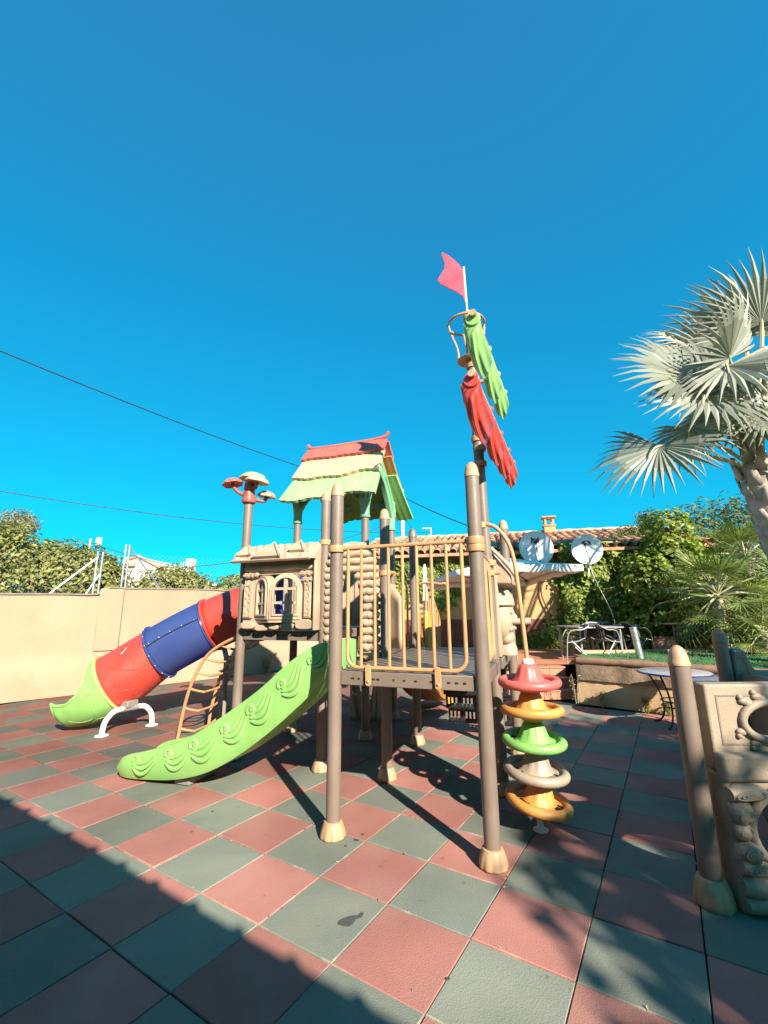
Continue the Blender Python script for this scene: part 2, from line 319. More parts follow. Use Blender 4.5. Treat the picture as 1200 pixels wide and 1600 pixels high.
def fan_frond(nseg=26, R=0.75, spread=300, inner=0.5, wid=1.0, droop=0.25, cup=0.18, seed=0, jit=0.06):
    """fan leaf in its own frame: hub at 0, axis +X, normal +Z; each segment a folded, split blade"""
    r = random.Random(seed); V = []; Fc = []; A = []
    half = math.radians(spread) / 2
    for k in range(nseg):
        a = -half + 2 * half * (k + 0.5) / nseg + r.uniform(-0.02, 0.02); da = half / nseg * wid
        Rk = R * (0.80 + 0.20 * math.cos(a * 0.55)) * (1 + r.uniform(-jit, jit) * 1.5)
        dr = droop * r.uniform(0.6, 1.5); tw = r.uniform(-0.35, 0.35); o = len(V); col = r.random()
        prof = [(0.02, 1.0), (0.22, 1.0), (inner, 0.95), (inner + (1 - inner) * 0.5, 0.48), (1.0, 0.03)]
        for (q, wd) in prof:
            d = q * Rk; z = cup * math.sin(q * PI * 0.6) * R * 0.6 - dr * R * max(0, q - 0.45) ** 2 * 2.2
            hw = d * math.tan(da) * wd if q <= inner else inner * Rk * math.tan(da) * wd
            aa = a + (0.10 * tw * max(0, q - inner)); fold = hw * 0.75
            cx, sx = math.cos(aa), math.sin(aa)
            for sgn, zz in ((-1, -fold * 0.5), (0, fold * 0.5), (1, -fold * 0.5)):
                V.append((d * cx - sgn * hw * sx, d * sx + sgn * hw * cx, z + zz)); A.append(col)
        for i in range(len(prof) - 1):
            for j in range(2): Fc.append((o + i * 3 + j, o + i * 3 + j + 1, o + (i + 1) * 3 + j + 1, o + (i + 1) * 3 + j))
    return V, Fc, A
def frond_mesh(name, m, **k):
    V, Fc, A = fan_frond(**k); me = bpy.data.meshes.new(name); me.from_pydata(V, [], Fc); me.materials.append(m)
    a = me.attributes.new('rnd', 'FLOAT', 'POINT'); a.data.foreach_set('value', np.array(A, np.float32)); me.update(); return me
def frame(hub, axis, nrm):
    x = Vector(axis).normalized(); z = Vector(nrm); z = (z - x * z.dot(x)).normalized(); y = z.cross(x)
    return Matrix(((x.x, y.x, z.x, hub[0]), (x.y, y.y, z.y, hub[1]), (x.z, y.z, z.z, hub[2]), (0, 0, 0, 1)))

# ================================================================== GROUND, FLOOR
def sheet(name, x0, x1, y0, y1, z, m, n=1):
    g = MB(); g.grid(lambda u, v: (x0 + (x1 - x0) * u, y0 + (y1 - y0) * v, z), n, n); o = link(name, g.mesh(name, m)); return structure(o)
sheet('ground', -400, 400, -400, 400, -0.06, M['earth'], 4)
def wall_x(y): return -8.3 + 0.2295 * (y - 0.8)
WS = Vector((1.03, 6.20, 0)); WD = Vector((0.9894, -0.145, 0)).normalized()     # retaining wall: start corner and direction
WN = Vector((-WD.y, WD.x, 0))                                               # towards the terrace
def depth_right(x, y):
    d = np.array([x - CAM[0], y - CAM[1], 0]); return d @ F0, d @ R0
def on_floor(x, y):
    if x < wall_x(y) + 0.12 or y < -3.75: return False
    d, r = depth_right(x, y)
    p = Vector((x, y, 0)) - WS
    if p.dot(WN) > -0.03 and p.dot(WD) > -0.35: return False
    if d > 8.42 and r > 1.97: return False
    return d < 12.6 and x < 6.5
tiles = []
for ix in range(-24, 14):
    for iy in range(-8, 26):
        cx, cy = ix * 0.5 + 0.25, iy * 0.5 + 0.25
        if all(on_floor(cx + a, cy + b) for a in (-0.2, 0.2) for b in (-0.2, 0.2)) or on_floor(cx, cy):
            d, r = depth_right(cx, cy); vis = d > 0.6 and abs(r) < 0.98 * d + 0.4
            tiles.append(((0 if vis else 100) + d, ix, iy, cx, cy))
tiles.sort()
bed = sheet('tile_bed', -9.2, 6.6, -4.1, 12.6, -0.034, M['joint'])
floor = bpy.data.objects.new('rubber_floor', None); COL.objects.link(floor); structure(floor)
for k in ('redtile', 'greentile'):       # each tile a little lighter or darker than the next
    t = M[k].node_tree; b = t.nodes['Principled BSDF']; src = b.inputs['Base Color'].links[0].from_socket
    oi = t.nodes.new('ShaderNodeObjectInfo'); mr = t.nodes.new('ShaderNodeMapRange'); mr.inputs[3].default_value = 0.86; mr.inputs[4].default_value = 1.12
    hsn = t.nodes.new('ShaderNodeHueSaturation'); t.links.new(oi.outputs['Random'], mr.inputs[0]); t.links.new(mr.outputs[0], hsn.inputs['Value']); t.links.new(src, hsn.inputs['Color'])
    # pale dust trapped along the tile edges (tiles sit on a half-metre grid)
    gg = t.nodes.new('ShaderNodeNewGeometry'); sx = t.nodes.new('ShaderNodeSeparateXYZ'); t.links.new(gg.outputs['Position'], sx.inputs[0]); ms = []
    for ax in (0, 1):
        pp = t.nodes.new('ShaderNodeMath'); pp.operation = 'PINGPONG'; pp.inputs[1].default_value = 0.25; t.links.new(sx.outputs[ax], pp.inputs[0]); ms.append(pp)
    mn = t.nodes.new('ShaderNodeMath'); mn.operation = 'MINIMUM'; t.links.new(ms[0].outputs[0], mn.inputs[0]); t.links.new(ms[1].outputs[0], mn.inputs[1])
    nz = t.nodes.new('ShaderNodeTexNoise'); nz.inputs['Scale'].default_value = 5; nz.inputs['Detail'].default_value = 8; t.links.new(gg.outputs['Position'], nz.inputs['Vector'])
    r1 = t.nodes.new('ShaderNodeMapRange'); r1.inputs[1].default_value = 0.004; r1.inputs[2].default_value = 0.012; r1.inputs[3].default_value = 1; r1.inputs[4].default_value = 0; t.links.new(mn.outputs[0], r1.inputs[0])
    r2 = t.nodes.new('ShaderNodeMapRange'); r2.inputs[1].default_value = 0.52; r2.inputs[2].default_value = 0.66; r2.inputs[3].default_value = 0; r2.inputs[4].default_value = .6; t.links.new(nz.outputs[0], r2.inputs[0])
    mm = t.nodes.new('ShaderNodeMath'); mm.operation = 'MULTIPLY'; t.links.new(r1.outputs[0], mm.inputs[0]); t.links.new(r2.outputs[0], mm.inputs[1])
    du = t.nodes.new('ShaderNodeMixRGB'); du.inputs[2].default_value = (0.42, 0.33, 0.24, 1); t.links.new(mm.outputs[0], du.inputs[0]); t.links.new(hsn.outputs[0], du.inputs[1])
    # scattered scuffs and dark spots
    n5 = t.nodes.new('ShaderNodeTexNoise'); n5.inputs['Scale'].default_value = 11; n5.inputs['Detail'].default_value = 3; t.links.new(gg.outputs['Position'], n5.inputs['Vector'])
    r5 = t.nodes.new('ShaderNodeMapRange'); r5.inputs[1].default_value = 0.70; r5.inputs[2].default_value = 0.76; r5.inputs[3].default_value = 0; r5.inputs[4].default_value = .55; t.links.new(n5.outputs[0], r5.inputs[0])
    sp = t.nodes.new('ShaderNodeMixRGB'); sp.inputs[2].default_value = (0.07, 0.06, 0.05, 1); t.links.new(r5.outputs[0], sp.inputs[0]); t.links.new(du.outputs[0], sp.inputs[1])
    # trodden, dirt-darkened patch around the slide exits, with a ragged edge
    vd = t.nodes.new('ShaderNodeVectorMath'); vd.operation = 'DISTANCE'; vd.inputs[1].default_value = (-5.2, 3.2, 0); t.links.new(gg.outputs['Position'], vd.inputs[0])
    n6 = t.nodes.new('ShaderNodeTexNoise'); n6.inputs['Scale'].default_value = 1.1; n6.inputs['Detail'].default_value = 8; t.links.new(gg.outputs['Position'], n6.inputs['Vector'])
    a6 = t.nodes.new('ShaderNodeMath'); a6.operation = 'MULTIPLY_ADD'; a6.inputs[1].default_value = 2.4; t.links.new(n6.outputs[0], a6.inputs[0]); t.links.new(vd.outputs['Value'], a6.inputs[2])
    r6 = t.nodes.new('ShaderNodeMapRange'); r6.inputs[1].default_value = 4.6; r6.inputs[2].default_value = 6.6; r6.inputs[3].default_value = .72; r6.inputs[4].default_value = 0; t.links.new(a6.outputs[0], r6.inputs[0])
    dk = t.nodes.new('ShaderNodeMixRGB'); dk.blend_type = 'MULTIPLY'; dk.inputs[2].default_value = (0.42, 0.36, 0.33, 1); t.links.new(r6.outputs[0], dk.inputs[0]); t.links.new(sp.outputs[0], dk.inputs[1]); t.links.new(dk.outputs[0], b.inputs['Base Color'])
def tile_geo(mb, cx, cy, dz, gap=0.0035, tilt=(0, 0)):
    h = 0.25 - gap; e = 0.0035; hz = lambda x, y: dz + tilt[0] * x + tilt[1] * y
    vs = []
    for (r, z) in ((h, -0.03), (h, -e), (h - e, 0.0)):
        for sx, sy in ((-1, -1), (1, -1), (1, 1), (-1, 1)): vs.append((cx + sx * r, cy + sy * r, z + hz(sx * r, sy * r)))
    fs = [(8, 9, 10, 11)]
    for a in (0, 4):
        for k in range(4): fs.append((a + k, a + (k + 1) % 4, a + 4 + (k + 1) % 4, a + 4 + k))
    mb.add(vs, fs)
def tile_mesh(nm, m, tilt, gap):
    g = MB(); tile_geo(g, 0, 0, 0, gap, tilt); return g.mesh(nm, m, 20)
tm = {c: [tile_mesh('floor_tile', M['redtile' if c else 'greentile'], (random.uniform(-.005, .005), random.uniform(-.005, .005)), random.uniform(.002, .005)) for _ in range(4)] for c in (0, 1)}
rest = MB(); rest_m = []
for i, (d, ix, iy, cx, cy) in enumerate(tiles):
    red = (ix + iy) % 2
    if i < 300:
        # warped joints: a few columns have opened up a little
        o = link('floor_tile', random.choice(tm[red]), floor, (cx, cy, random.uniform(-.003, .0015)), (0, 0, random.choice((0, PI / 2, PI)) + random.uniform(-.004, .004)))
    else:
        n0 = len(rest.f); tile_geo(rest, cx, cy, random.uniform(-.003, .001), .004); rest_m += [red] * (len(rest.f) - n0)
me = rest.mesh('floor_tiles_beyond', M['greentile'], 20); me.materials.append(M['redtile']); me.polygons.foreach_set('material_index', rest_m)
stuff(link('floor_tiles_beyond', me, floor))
# damp patch on a green tile, dry leaf bits in the joints
g = MB(); q = onground(537, 1441); outline = [(0.0, -.03), (.03, -.035), (.05, -.015), (.065, .02), (.095, .035), (.105, .07), (.09, .075), (.075, .05), (.05, .05), (.03, .045), (.0, .03), (-.025, .01), (-.03, -.015)]
ca, sa_ = R0[:2], F0[:2]
g.prism([(q.x + a * ca[0] + b * sa_[0], q.y + a * ca[1] + b * sa_[1]) for a, b in outline], 0.0005, 0.0028, lambda a, b, d: (a, b, d))
damp = mat('damp_rubber', (0.06, 0.062, 0.052, 1), 0.6, 0.1); structure(link('damp_stain', g.mesh('damp_stain', damp)))
for (px, py, s_) in ((556, 1313, .5), (540, 1322, .25), (566, 1304, .3), (332, 1268, .25), (700, 1530, .22), (300, 1300, .2)):
    q = onground(px, py); g = MB(); r_ = random.Random(px)
    g.prism([(q.x + s_ * .05 * r_.uniform(.5, 1.2) * math.cos(t), q.y + s_ * .05 * r_.uniform(.5, 1.2) * math.sin(t)) for t in np.linspace(0, 2 * PI, 11, endpoint=False)], 0.0005, 0.0028, lambda a, b, d: (a, b, d)); structure(link('damp_stain', g.mesh('damp_stain', damp)))
n = 800; ps = []
while len(ps) < n:
    x, y = random.uniform(-7, 3.5), random.uniform(-2, 7)
    if not on_floor(x, y): continue
    if random.random() < 0.8:
        if random.random() < 0.5: x = round(x * 2) / 2 + random.gauss(0, .008)
        else: y = round(y * 2) / 2 + random.gauss(0, .008)
    ps.append((x, y, 0.004))
lm_ = leafmesh('fallen_leaf_bits', ps, np.tile([0, 0, 1.0], (n, 1)) + rng.normal(size=(n, 3)) * .3, rng.uniform(.008, .03, n), M['dry'], 0.4)
stuff(link('fallen_leaf_bits', lm_))

# ================================================================== LEFT BOUNDARY WALL
wd = Vector((0.2295, 1, 0)).normalized(); wn = Vector((wd.y, -wd.x, 0)); w0 = Vector((wall_x(-4.2), -4.2, 0))
def wp(s, n_, z): return w0 + wd * s + wn * n_ + Vector((0, 0, z))
def s_of_y(y): return (y + 4.2) / wd.y
S_STEP = s_of_y(2.42); S_END = s_of_y(11.0)
wall = thing('boundary_wall', 'cream rendered wall with grey coping behind the tube slide', 'wall')
def wall_piece(s0, s1, zt):
    prof = [(0.10, 0), (0.09, 0.35), (0.075, 0.58), (0.02, 0.70), (0.0, 0.9), (0.0, zt), (-0.2, zt), (-0.2, 0)]
    g = MB(); n_ = max(2, int((s1 - s0) / 0.25))
    def fn(u, v):
        i = v * (len(prof) - 1); k = int(round(i)); p = prof[k]; s = s0 + (s1 - s0) * u
        wob = 0.010 * math.sin(s * 1.7 + p[1] * 3) + 0.006 * math.sin(s * 4.1 + p[1]) if p[0] > -0.1 else 0
        return wp(s, p[0] + wob, p[1] + (0.008 * math.sin(s * 2.3) if p[1] > 1.5 else 0))
    g.grid(fn, n_, len(prof) - 1); k = len(prof)
    return g
part('render_panel', wall_piece(0, S_STEP, 1.985), M['stucco'], wall, sharp=50)
part('render_panel', wall_piece(S_STEP, S_END, 2.15), M['stucco'], wall, sharp=50)
g = MB(); g.box(S_STEP - .05, S_STEP + 0.42, 0.004, 0.05, 0.82, 2.148)
part('pilaster', MB().add([wp(*p) for p in g.v], g.f), M['stucco'], wall, bevel=0.02)
g = MB(); g.box(S_STEP + 0.425, S_STEP + 0.437, -.01, 0.03, 0.9, 2.1); part('crack', MB().add([wp(*p) for p in g.v], g.f), M['coping'], wall)
g = MB(); path = [wp(s, -.09, 2.0 + .008 * math.sin(s * 2.3)) for s in np.linspace(0, S_STEP - .25, 16)] + [wp(S_STEP - .1, -.09, 2.015), wp(S_STEP - .02, -.09, 2.06), wp(S_STEP + .04, -.09, 2.14), wp(S_STEP + .15, -.09, 2.17)] + [wp(s, -.09, 2.165 + .008 * math.sin(s * 2.3)) for s in np.linspace(S_STEP + .4, S_END, 24)]
g.tube(path, 0.032, 8, sx=3.9); part('coping', g, M['coping'], wall)

# ================================================================== PLAYSET
PHI = math.radians(12.4)
play = thing('play_structure', 'large climbing frame with tube slide, lime slide, roofed tower and pirate mast', 'playset', (0.26, 0.42, 0), PHI)
L = 1.18
POSTS = [('A', 0, 0, 2.60), ('B', 1.16, 0, 2.64), ('D', 0, L, 2.62), ('G', -.03, 2.38, 2.60), ('R', L, 2.36, 2.62), ('C', -1.86, 1.20, 3.0), ('E', -.735, 1.18, 2.90), ('F', -.73, 2.37, 3.05), ('H', -1.86, 2.39, 3.05), ('K', -.735, 3.52, 3.05), ('X', -1.9, 3.54, 3.05)]
PR = 0.0545
def post_cap(m):
    g = MB(); g.lathe([(PR + .004, -.005), (PR + .004, .02), (PR, .03), (PR * .97, .055), (PR * .82, .085), (PR * .5, .108), (PR * .15, .118)], 18); return g.mesh('post_cap', m)
def foot_mesh():
    g = MB(); fl = lambda a, z: 1 + 0.085 * (abs(math.cos(4.5 * a)) - .6) * min(1, max(0, 1.15 - z / .09))
    g.lathe([(.084, 0), (.093, .010), (.092, .03), (.084, .06), (.074, .09), (.067, .108), (.0555, .112)], 54, flute=fl); return g.mesh('foot_collar', M['cap'])
capm, capd, footm = post_cap(M['cap']), post_cap(M['post']), foot_mesh()
def add_post(u, v, h, cap='cap', foot=True, lean=0.0):
    g = MB(); g.tube([(u, v, 0), (u + lean * h * .5, v, h * .5), (u + lean * h, v, h)], PR, 20); p = part('post', g, M['post'], play)
    if cap: link('post_cap', capm if cap == 'cap' else capd, p, (u + lean * h, v, h))
    if foot: link('foot_collar', footm, p, (u, v, 0.001), (0, 0, random.random()))
    return p
PO = {}
for nm, u, v, h in POSTS: PO[nm] = add_post(u, v, h, {'G': 'dark', 'C': None, 'F': None, 'H': None, 'K': None, 'X': None}.get(nm, 'cap'))
LEAN = -0.012
PO['M'] = add_post(1.115, 1.19, 4.95, None, True, LEAN)

def clamp(mb, u, v, z, r=PR, h=0.055, ears=()):
    mb.lathe([(r + .002, -h / 2), (r + .013, -h / 2), (r + .016, 0), (r + .013, h / 2), (r + .002, h / 2)], 18, (u, v, z))
    for (du, dv) in ears: mb.tube([(u + du * (r + .008), v + dv * (r + .008), z), (u + du * (r + .06), v + dv * (r + .06), z)], [.022, .017], 10)

# ---- decks
def slots(g, u0, u1, v, z, spots):
    for s in spots:
        uu = u0 + (u1 - u0) * s[0]; g.box(uu - s[1], uu + s[1], v - .004, v + .006, z - .006, z + .006)
def deck(u0, u1, v0, v1, zt, bh, name='deck', planks_along_u=True, front=None):
    d = part(name, MB().box(u0 + .03, u1 - .03, v0 + .03, v1 - .03, zt - .05, zt - .028), M['deck'], play)
    n_ = int(round((v1 - v0) / 0.118)); st = (v1 - v0) / n_
    pm = MB().box(u0 + .012, u1 - .012, .004, st - .004, -.022, 0).mesh('deck_plank', M['deck'])
    for k in range(n_): link('deck_plank', pm, d, (0, v0 + k * st, zt + random.uniform(-.001, .001)))
    return d
d1 = deck(0.02, L - .02, 0.03, 2.36, 1.165, .1)
g = MB(); g.box(.055, 1.105, -.012, .022, 1.062, 1.166); part('edge_beam', g, M['post'], d1, bevel=.006)
g = MB(); slots(g, .055, 1.105, -.012, 1.115, [(.10, .012), (.15, .009), (.2, .012), (.265, .012), (.30, .012), (.42, .006), (.5, .008), (.585, .009), (.7, .012), (.745, .012), (.82, .01), (.875, .012), (.93, .011)]); stuff(part('bolt_slots', g, M['hole'], d1))
for (a, b, c, d_) in ((0.0, .03, .06, 1.12), (0.0, .03, 1.24, 2.32), (1.135, 1.165, .06, 1.13), (1.15, 1.18, 1.25, 2.3)):
    part('edge_beam', MB().box(a, b, c, d_, 1.062, 1.163), M['post'], d1, bevel=.006)
part('edge_beam', MB().box(.03, 1.12, 2.33, 2.36, 1.062, 1.160), M['post'], d1, bevel=.006)
for k in range(5): part('joist', MB().box(.06, 1.1, .3 + k * .42, .34 + k * .42, 1.075, 1.113), M['post'], d1)
d2 = deck(-.735, -.02, 1.19, 2.36, 1.15, .1)
part('edge_beam', MB().box(-.70, -.06, 1.165, 1.195, 1.05, 1.148), M['post'], d2, bevel=.006)
d3 = deck(-1.88, -.735, 1.20, 3.54, 1.405, .1)
for (a, b, c, d_) in ((-1.80, -.79, 1.165, 1.2), (-1.81, -.79, 2.365, 2.395), (-1.85, -.78, 3.51, 3.54)):
    part('edge_beam', MB().box(a, b, c, d_, 1.30, 1.402), M['post'], d3, bevel=.006)
for uu in (-1.87, -.745): part('edge_beam', MB().box(uu - .015, uu + .015, 1.25, 3.49, 1.30, 1.400), M['post'], d3, bevel=.006)
g = MB(); slots(g, -1.8, -.79, 1.165, 1.355, [(.07 + .035 * k, .008) for k in range(10)] + [(.48 + .08 * k, .008) for k in range(3)] + [(.66 + .035 * k, .01) for k in range(8)]); stuff(part('bolt_slots', g, M['hole'], d3))

# ---- guard rails (each bar its own piece)
def rounded_u(p0, p1, zt, zb, r=.09):
    """U path down from zt at p0, round the corner along zb, up at p1"""
    P0, P1 = Vector((p0[0], p0[1], 0)), Vector((p1[0], p1[1], 0)); d = (P1 - P0).normalized(); out = [P0 + Vector((0, 0, zt))]
    for k in range(7):
        a = PI / 2 * k / 6; out.append(P0 + d * (r - r * math.cos(a)) + Vector((0, 0, zb + r - r * math.sin(a))))
    for k in range(7):
        a = PI / 2 * k / 6; out.append(P1 - d * (r - r * math.sin(a)) + Vector((0, 0, zb + r - r * math.cos(a))))
    out.append(P1 + Vector((0, 0, zt))); return out
def guard_rail(p0, p1, zt, zb, nb, inset=.11, tabs=True, name='guard_rail'):
    P0, P1 = Vector((p0[0], p0[1], 0)), Vector((p1[0], p1[1], 0)); d = (P1 - P0).normalized(); a = P0 + d * inset; b = P1 - d * inset
    g = MB(); g.tube([P0 + d * .06 + Vector((0, 0, zt)), P1 - d * .06 + Vector((0, 0, zt))], .0165, 12); r = part(name, g, M['rail'], play)
    for q, s in ((P0, 1), (P1, -1)):
        g = MB(); clamp(g, q.x, q.y, zt, ears=((d.x * s, d.y * s),)); part('clamp', g, M['rail'], r)
    g = MB(); g.tube(rounded_u(a, b, zt - .012, zb), .0155, 10); part('rail_frame', g, M['rail'], r)
    bm = MB(); bm.tube([(0, 0, zb + .006), (0, 0, zt - .012)], .0125, 8); bm = bm.mesh('bar', M['rail'])
    for k in range(nb):
        q = a + (b - a) * ((k + 1) / (nb + 1)); link('bar', bm, r, (q.x, q.y, 0))
    if tabs:
        nn = Vector((d.y, -d.x, 0))
        for f in (.2, .78):
            q = a + (b - a) * f + nn * .012; g = MB()
            g.prism([(.024 * math.cos(t) , (.055 if math.sin(t) > 0 else -.055) + .024 * math.sin(t)) for t in np.linspace(0, 2 * PI, 16, endpoint=False)], 0, .012, lambda x, z, e: q + d * x + nn * (.012 + e) + Vector((0, 0, zb - .05 + z)))
            t_ = part('bracket_tab', g, M['rail'], r, bevel=.003); g = MB(); g.lathe([(.011, 0), (.011, .005), (.004, .009)], 8, M=Matrix.Translation(q + nn * .024 + Vector((0, 0, zb - .095))) @ Matrix.Rotation(math.atan2(nn.y, nn.x), 4, 'Z') @ Matrix.Rotation(PI / 2, 4, 'Y')); part('bolt', g, M['steel'], r)
    return r
guard_rail((0, -.005), (1.16, -.005), 2.135, 1.195, 7)
guard_rail((1.16, .0), (1.115, 1.19), 2.08, 1.22, 7, inset=.10, tabs=False)
# small hoop handles at the far side of the gap deck
for uu in (-.60, -.12):
    g = MB(); g.tube(smoothpath([(uu, 2.36, 1.17), (uu, 2.36, 1.75), (uu, 2.37, 1.92), (uu, 2.45, 2.0), (uu, 2.6, 2.0), (uu, 2.68, 1.9), (uu, 2.7, 1.5), (uu, 2.7, 1.2)], 5), .016, 10); part('grab_hoop', g, M['rail'], play)
g = MB(); g.tube(smoothpath([(-.02, 2.44, 1.95), (.1, 2.44, 1.98), (.3, 2.44, 1.96), (.4, 2.46, 1.9), (.41, 2.48, 1.3)], 6), .016, 10); part('grab_hoop', g, M['rail'], play)

# ---- lime slide (open chute running down towards -u)
SV0, SV1 = 0.27, 0.80
cen = smoothpath([(-.16, 0, 1.135), (-.24, 0, 1.10), (-.45, 0, .90), (-.80, 0, .615), (-1.17, 0, .365), (-1.50, 0, .205), (-1.85, 0, .115), (-2.25, 0, .075), (-2.50, 0, .065)], 6)
topz = smoothpath([(-.16, 0, 1.355), (-.24, 0, 1.36), (-.36, 0, 1.325), (-.61, 0, 1.175), (-.93, 0, .92), (-1.41, 0, .615), (-1.77, 0, .43), (-2.15, 0, .315), (-2.40, 0, .255), (-2.52, 0, .20), (-2.575, 0, .12)], 6)
def z_on(pts, u):
    for a, b in zip(pts[:-1], pts[1:]):
        if a.x >= u >= b.x: return a.z + (b.z - a.z) * ((a.x - u) / max(1e-6, a.x - b.x))
    return pts[-1].z if u < pts[-1].x else pts[0].z
def slide_ring(t):
    u = -.16 - 2.40 * t; zb = z_on(cen, u); zt = max(z_on(topz, u), zb + .05); end = max(0, (t - .93) / .07); h = zt - zb
    vm = (SV0 + SV1) / 2; hw = (SV1 - SV0) / 2 * (1 - .10 * end * end)
    o = []
    # outside near wall up, rolled rim, inside down, floor, inside far up, rim, outside far down, underside
    o += [(-hw + .045, -.04), (-hw + .012, .02), (-hw - .002, h * .5), (-hw - .004, h - .03), (-hw + .004, h - .006), (-hw + .022, h), (-hw + .040, h - .008), (-hw + .046, h - .03), (-hw + .055, h * .45), (-hw + .085, .025), (-hw + .14, 0.0)]
    full = [(a, b) for a, b in o] + [(-a, b) for a, b in reversed(o)]
    return [(u, vm + a, zb + b) for a, b in full]
g = MB(); NT = 56; rings = [slide_ring(i / NT) for i in range(NT + 1)]; k = len(rings[0])
g.add([p for r in rings for p in r], [(i * k + j, i * k + (j + 1) % k, (i + 1) * k + (j + 1) % k, (i + 1) * k + j) for i in range(NT) for j in range(k)] + [tuple(range(k)), tuple(NT * k + j for j in range(k - 1, -1, -1))])
slide = part('slide', g, M['green'], play, sharp=50)
# raised scrolls along the side wall: one mesh, seven copies
def scroll_mesh():
    g = MB(); y = 0
    for i, (r, w_, thick) in enumerate(((.098, 1.0, .016), (.072, .92, .015), (.047, .85, .013))):
        pts = []
        for k in range(15):
            t = k / 14; a = PI * (0.98 + 1.02 * t * .62)
            x = -.10 + .235 * t ** 1.15 * (1.02 if i == 0 else 1.0 - .06 * i); z = -r * math.sin(min(PI, PI * (t * .92 + .02))) * (1 - .25 * t) + (.062 * t)
            pts.append((x + .008 * i, y, z - .0 + .02 * i))
        g.tube(pts, [thick * (0.55 + .6 * math.sin(PI * min(1, .12 + .88 * k / 14))) for k in range(15)], 8)
    g.tube([(-.092 + .030 * math.cos(a) + .022, y, .052 + .030 * math.sin(a)) for a in np.linspace(PI * 1.15, -PI * .55, 12)], [.013 + .004 * k / 11 for k in range(12)], 8)
    g.sphere((-.062, 0, .054), (.018, .014, .018), 10, 6)
    return g.mesh('scroll_relief', M['green'], 60)
sm_ = scroll_mesh()
for t, sc in ((.045, 1.1), (.165, 1.25), (.295, 1.3), (.41, 1.25), (.55, 1.4), (.68, 1.25), (.85, 1.2)):
    u = -.16 - 2.40 * t; zb, zt = z_on(cen, u), z_on(topz, u); sl = math.atan2(z_on(cen, u + .1) - z_on(cen, u - .1), .2)
    o = link('scroll_relief', sm_, slide, (u, SV0 - .004, zb + (zt - zb) * (.46 if t < .8 else .40)), None, (sc, .85, sc * min(1, (zt - zb) / .24))); o.rotation_euler = (0, -sl, 0)
g = MB(); g.box(-1.92, -1.74, .40, .80, 0.004, .07); part('slide_foot', g, M['greyplastic'], slide, bevel=.01)

# ---- tube slide
TP = smoothpath([(-1.80, 2.95, 1.86), (-2.15, 2.86, 1.83), (-2.65, 2.66, 1.72), (-3.32, 2.34, 1.43), (-4.03, 2.07, 1.03), (-4.42, 1.80, .68), (-4.75, 1.60, .47), (-5.10, 1.46, .40), (-5.5, 1.34, .385)], 10)
TL = [0]
for a, b in zip(TP[:-1], TP[1:]): TL.append(TL[-1] + (b - a).length)
def tp(s):
    s = max(0, min(TL[-1] - 1e-6, s)); i = max(j for j in range(len(TL) - 1) if TL[j] <= s); f = (s - TL[i]) / (TL[i + 1] - TL[i]); return TP[i].lerp(TP[i + 1], f), (TP[min(i + 1, len(TP) - 1)] - TP[i]).normalized()
def tframe(s):
    c, t = tp(s); side = Vector((0, 0, 1)).cross(t).normalized(); up = t.cross(side).normalized(); return c, t, side, up
def s_at(u):
    return next(TL[i] + (TL[i + 1] - TL[i]) * (TP[i].x - u) / (TP[i].x - TP[i + 1].x) for i in range(len(TP) - 1) if TP[i].x >= u >= TP[i + 1].x)
R_T = 0.385
tube = play
def tube_section(s0, s1, m, name='tube_section', r0=R_T, r1=R_T, n=14, seg=36):
    def fn(u, v):
        c, t, sd_, up = tframe(s0 + (s1 - s0) * v); a = 2 * PI * u; r = r0 + (r1 - r0) * v; return c + (sd_ * math.cos(a) + up * math.sin(a)) * r
    g = MB(); g.grid(fn, seg, n, True); return part(name, g, m, tube, solid=.012, sharp=60)
def flange(s, m, parent, r=R_T, w_=.035, t_=.03):
    g = MB(); c, t, sd_, up = tframe(s); prof = [(r - .004, -t_ / 2), (r + w_, -t_ / 2), (r + w_ + .004, 0), (r + w_, t_ / 2), (r - .004, t_ / 2)]
    g.grid(lambda u, v: c + (sd_ * math.cos(2 * PI * u) + up * math.sin(2 * PI * u)) * prof[int(round(v * 4))][0] + t * prof[int(round(v * 4))][1], 40, 4, True); return part('flange', g, m, parent, sharp=40)
sA, sB, sC, sD = 0.02, s_at(-3.30), s_at(-4.03), s_at(-4.52)
red1 = tube_section(sA, sB, M['red'], 'red_tube_section', n=22); blue = tube_section(sB, sC, M['blue'], 'clear_tube_section', r0=R_T + .01, r1=R_T + .012); red2 = tube_section(sC, sD, M['red'], 'red_tube_section', r1=R_T + .045)
flange(sB, M['red'], red1); flange(sB + .03, M['blue'], blue, R_T + .006, .025, .02); flange(sC - .015, M['blue'], blue, R_T + .01, .04); flange(s_at(-2.55), M['red'], red1, w_=.02)
c_ = lin(236, 205, 130)
flange(sD, mat('yellowed_rim', (0.5, .38, .14, 1), .5), red2, R_T + .045, .03, .035)
def on_tube(s, a, lift=.004, r=R_T):
    c, t, sd_, up = tframe(s); return c + (sd_ * math.cos(a) + up * math.sin(a)) * (r + lift)
# seam with bolts on the clear section (side facing the camera: +side or -side)
SGN = 1 if (tframe(sB)[2].y < 0) else -1
def ang(deg): return math.radians(deg) if SGN > 0 else PI - math.radians(deg)      # 0 = towards the photo side, 90 = top
g = MB(); g.tube([on_tube(s, ang(16), .006, R_T + .012) for s in np.linspace(sB + .05, sC - .03, 10)], .009, 6); part('seam', g, M['black'], blue)
g = MB()
for s in np.linspace(sB + .1, sC - .08, 5): g.sphere(on_tube(s, ang(18), .014, R_T + .012), .011, 6, 4)
for d in range(-70, 100, 22): g.sphere(on_tube(sC - .02, ang(d), .035, R_T + .02), .010, 6, 4)
stuff(part('bolts', g, M['steel'], blue))
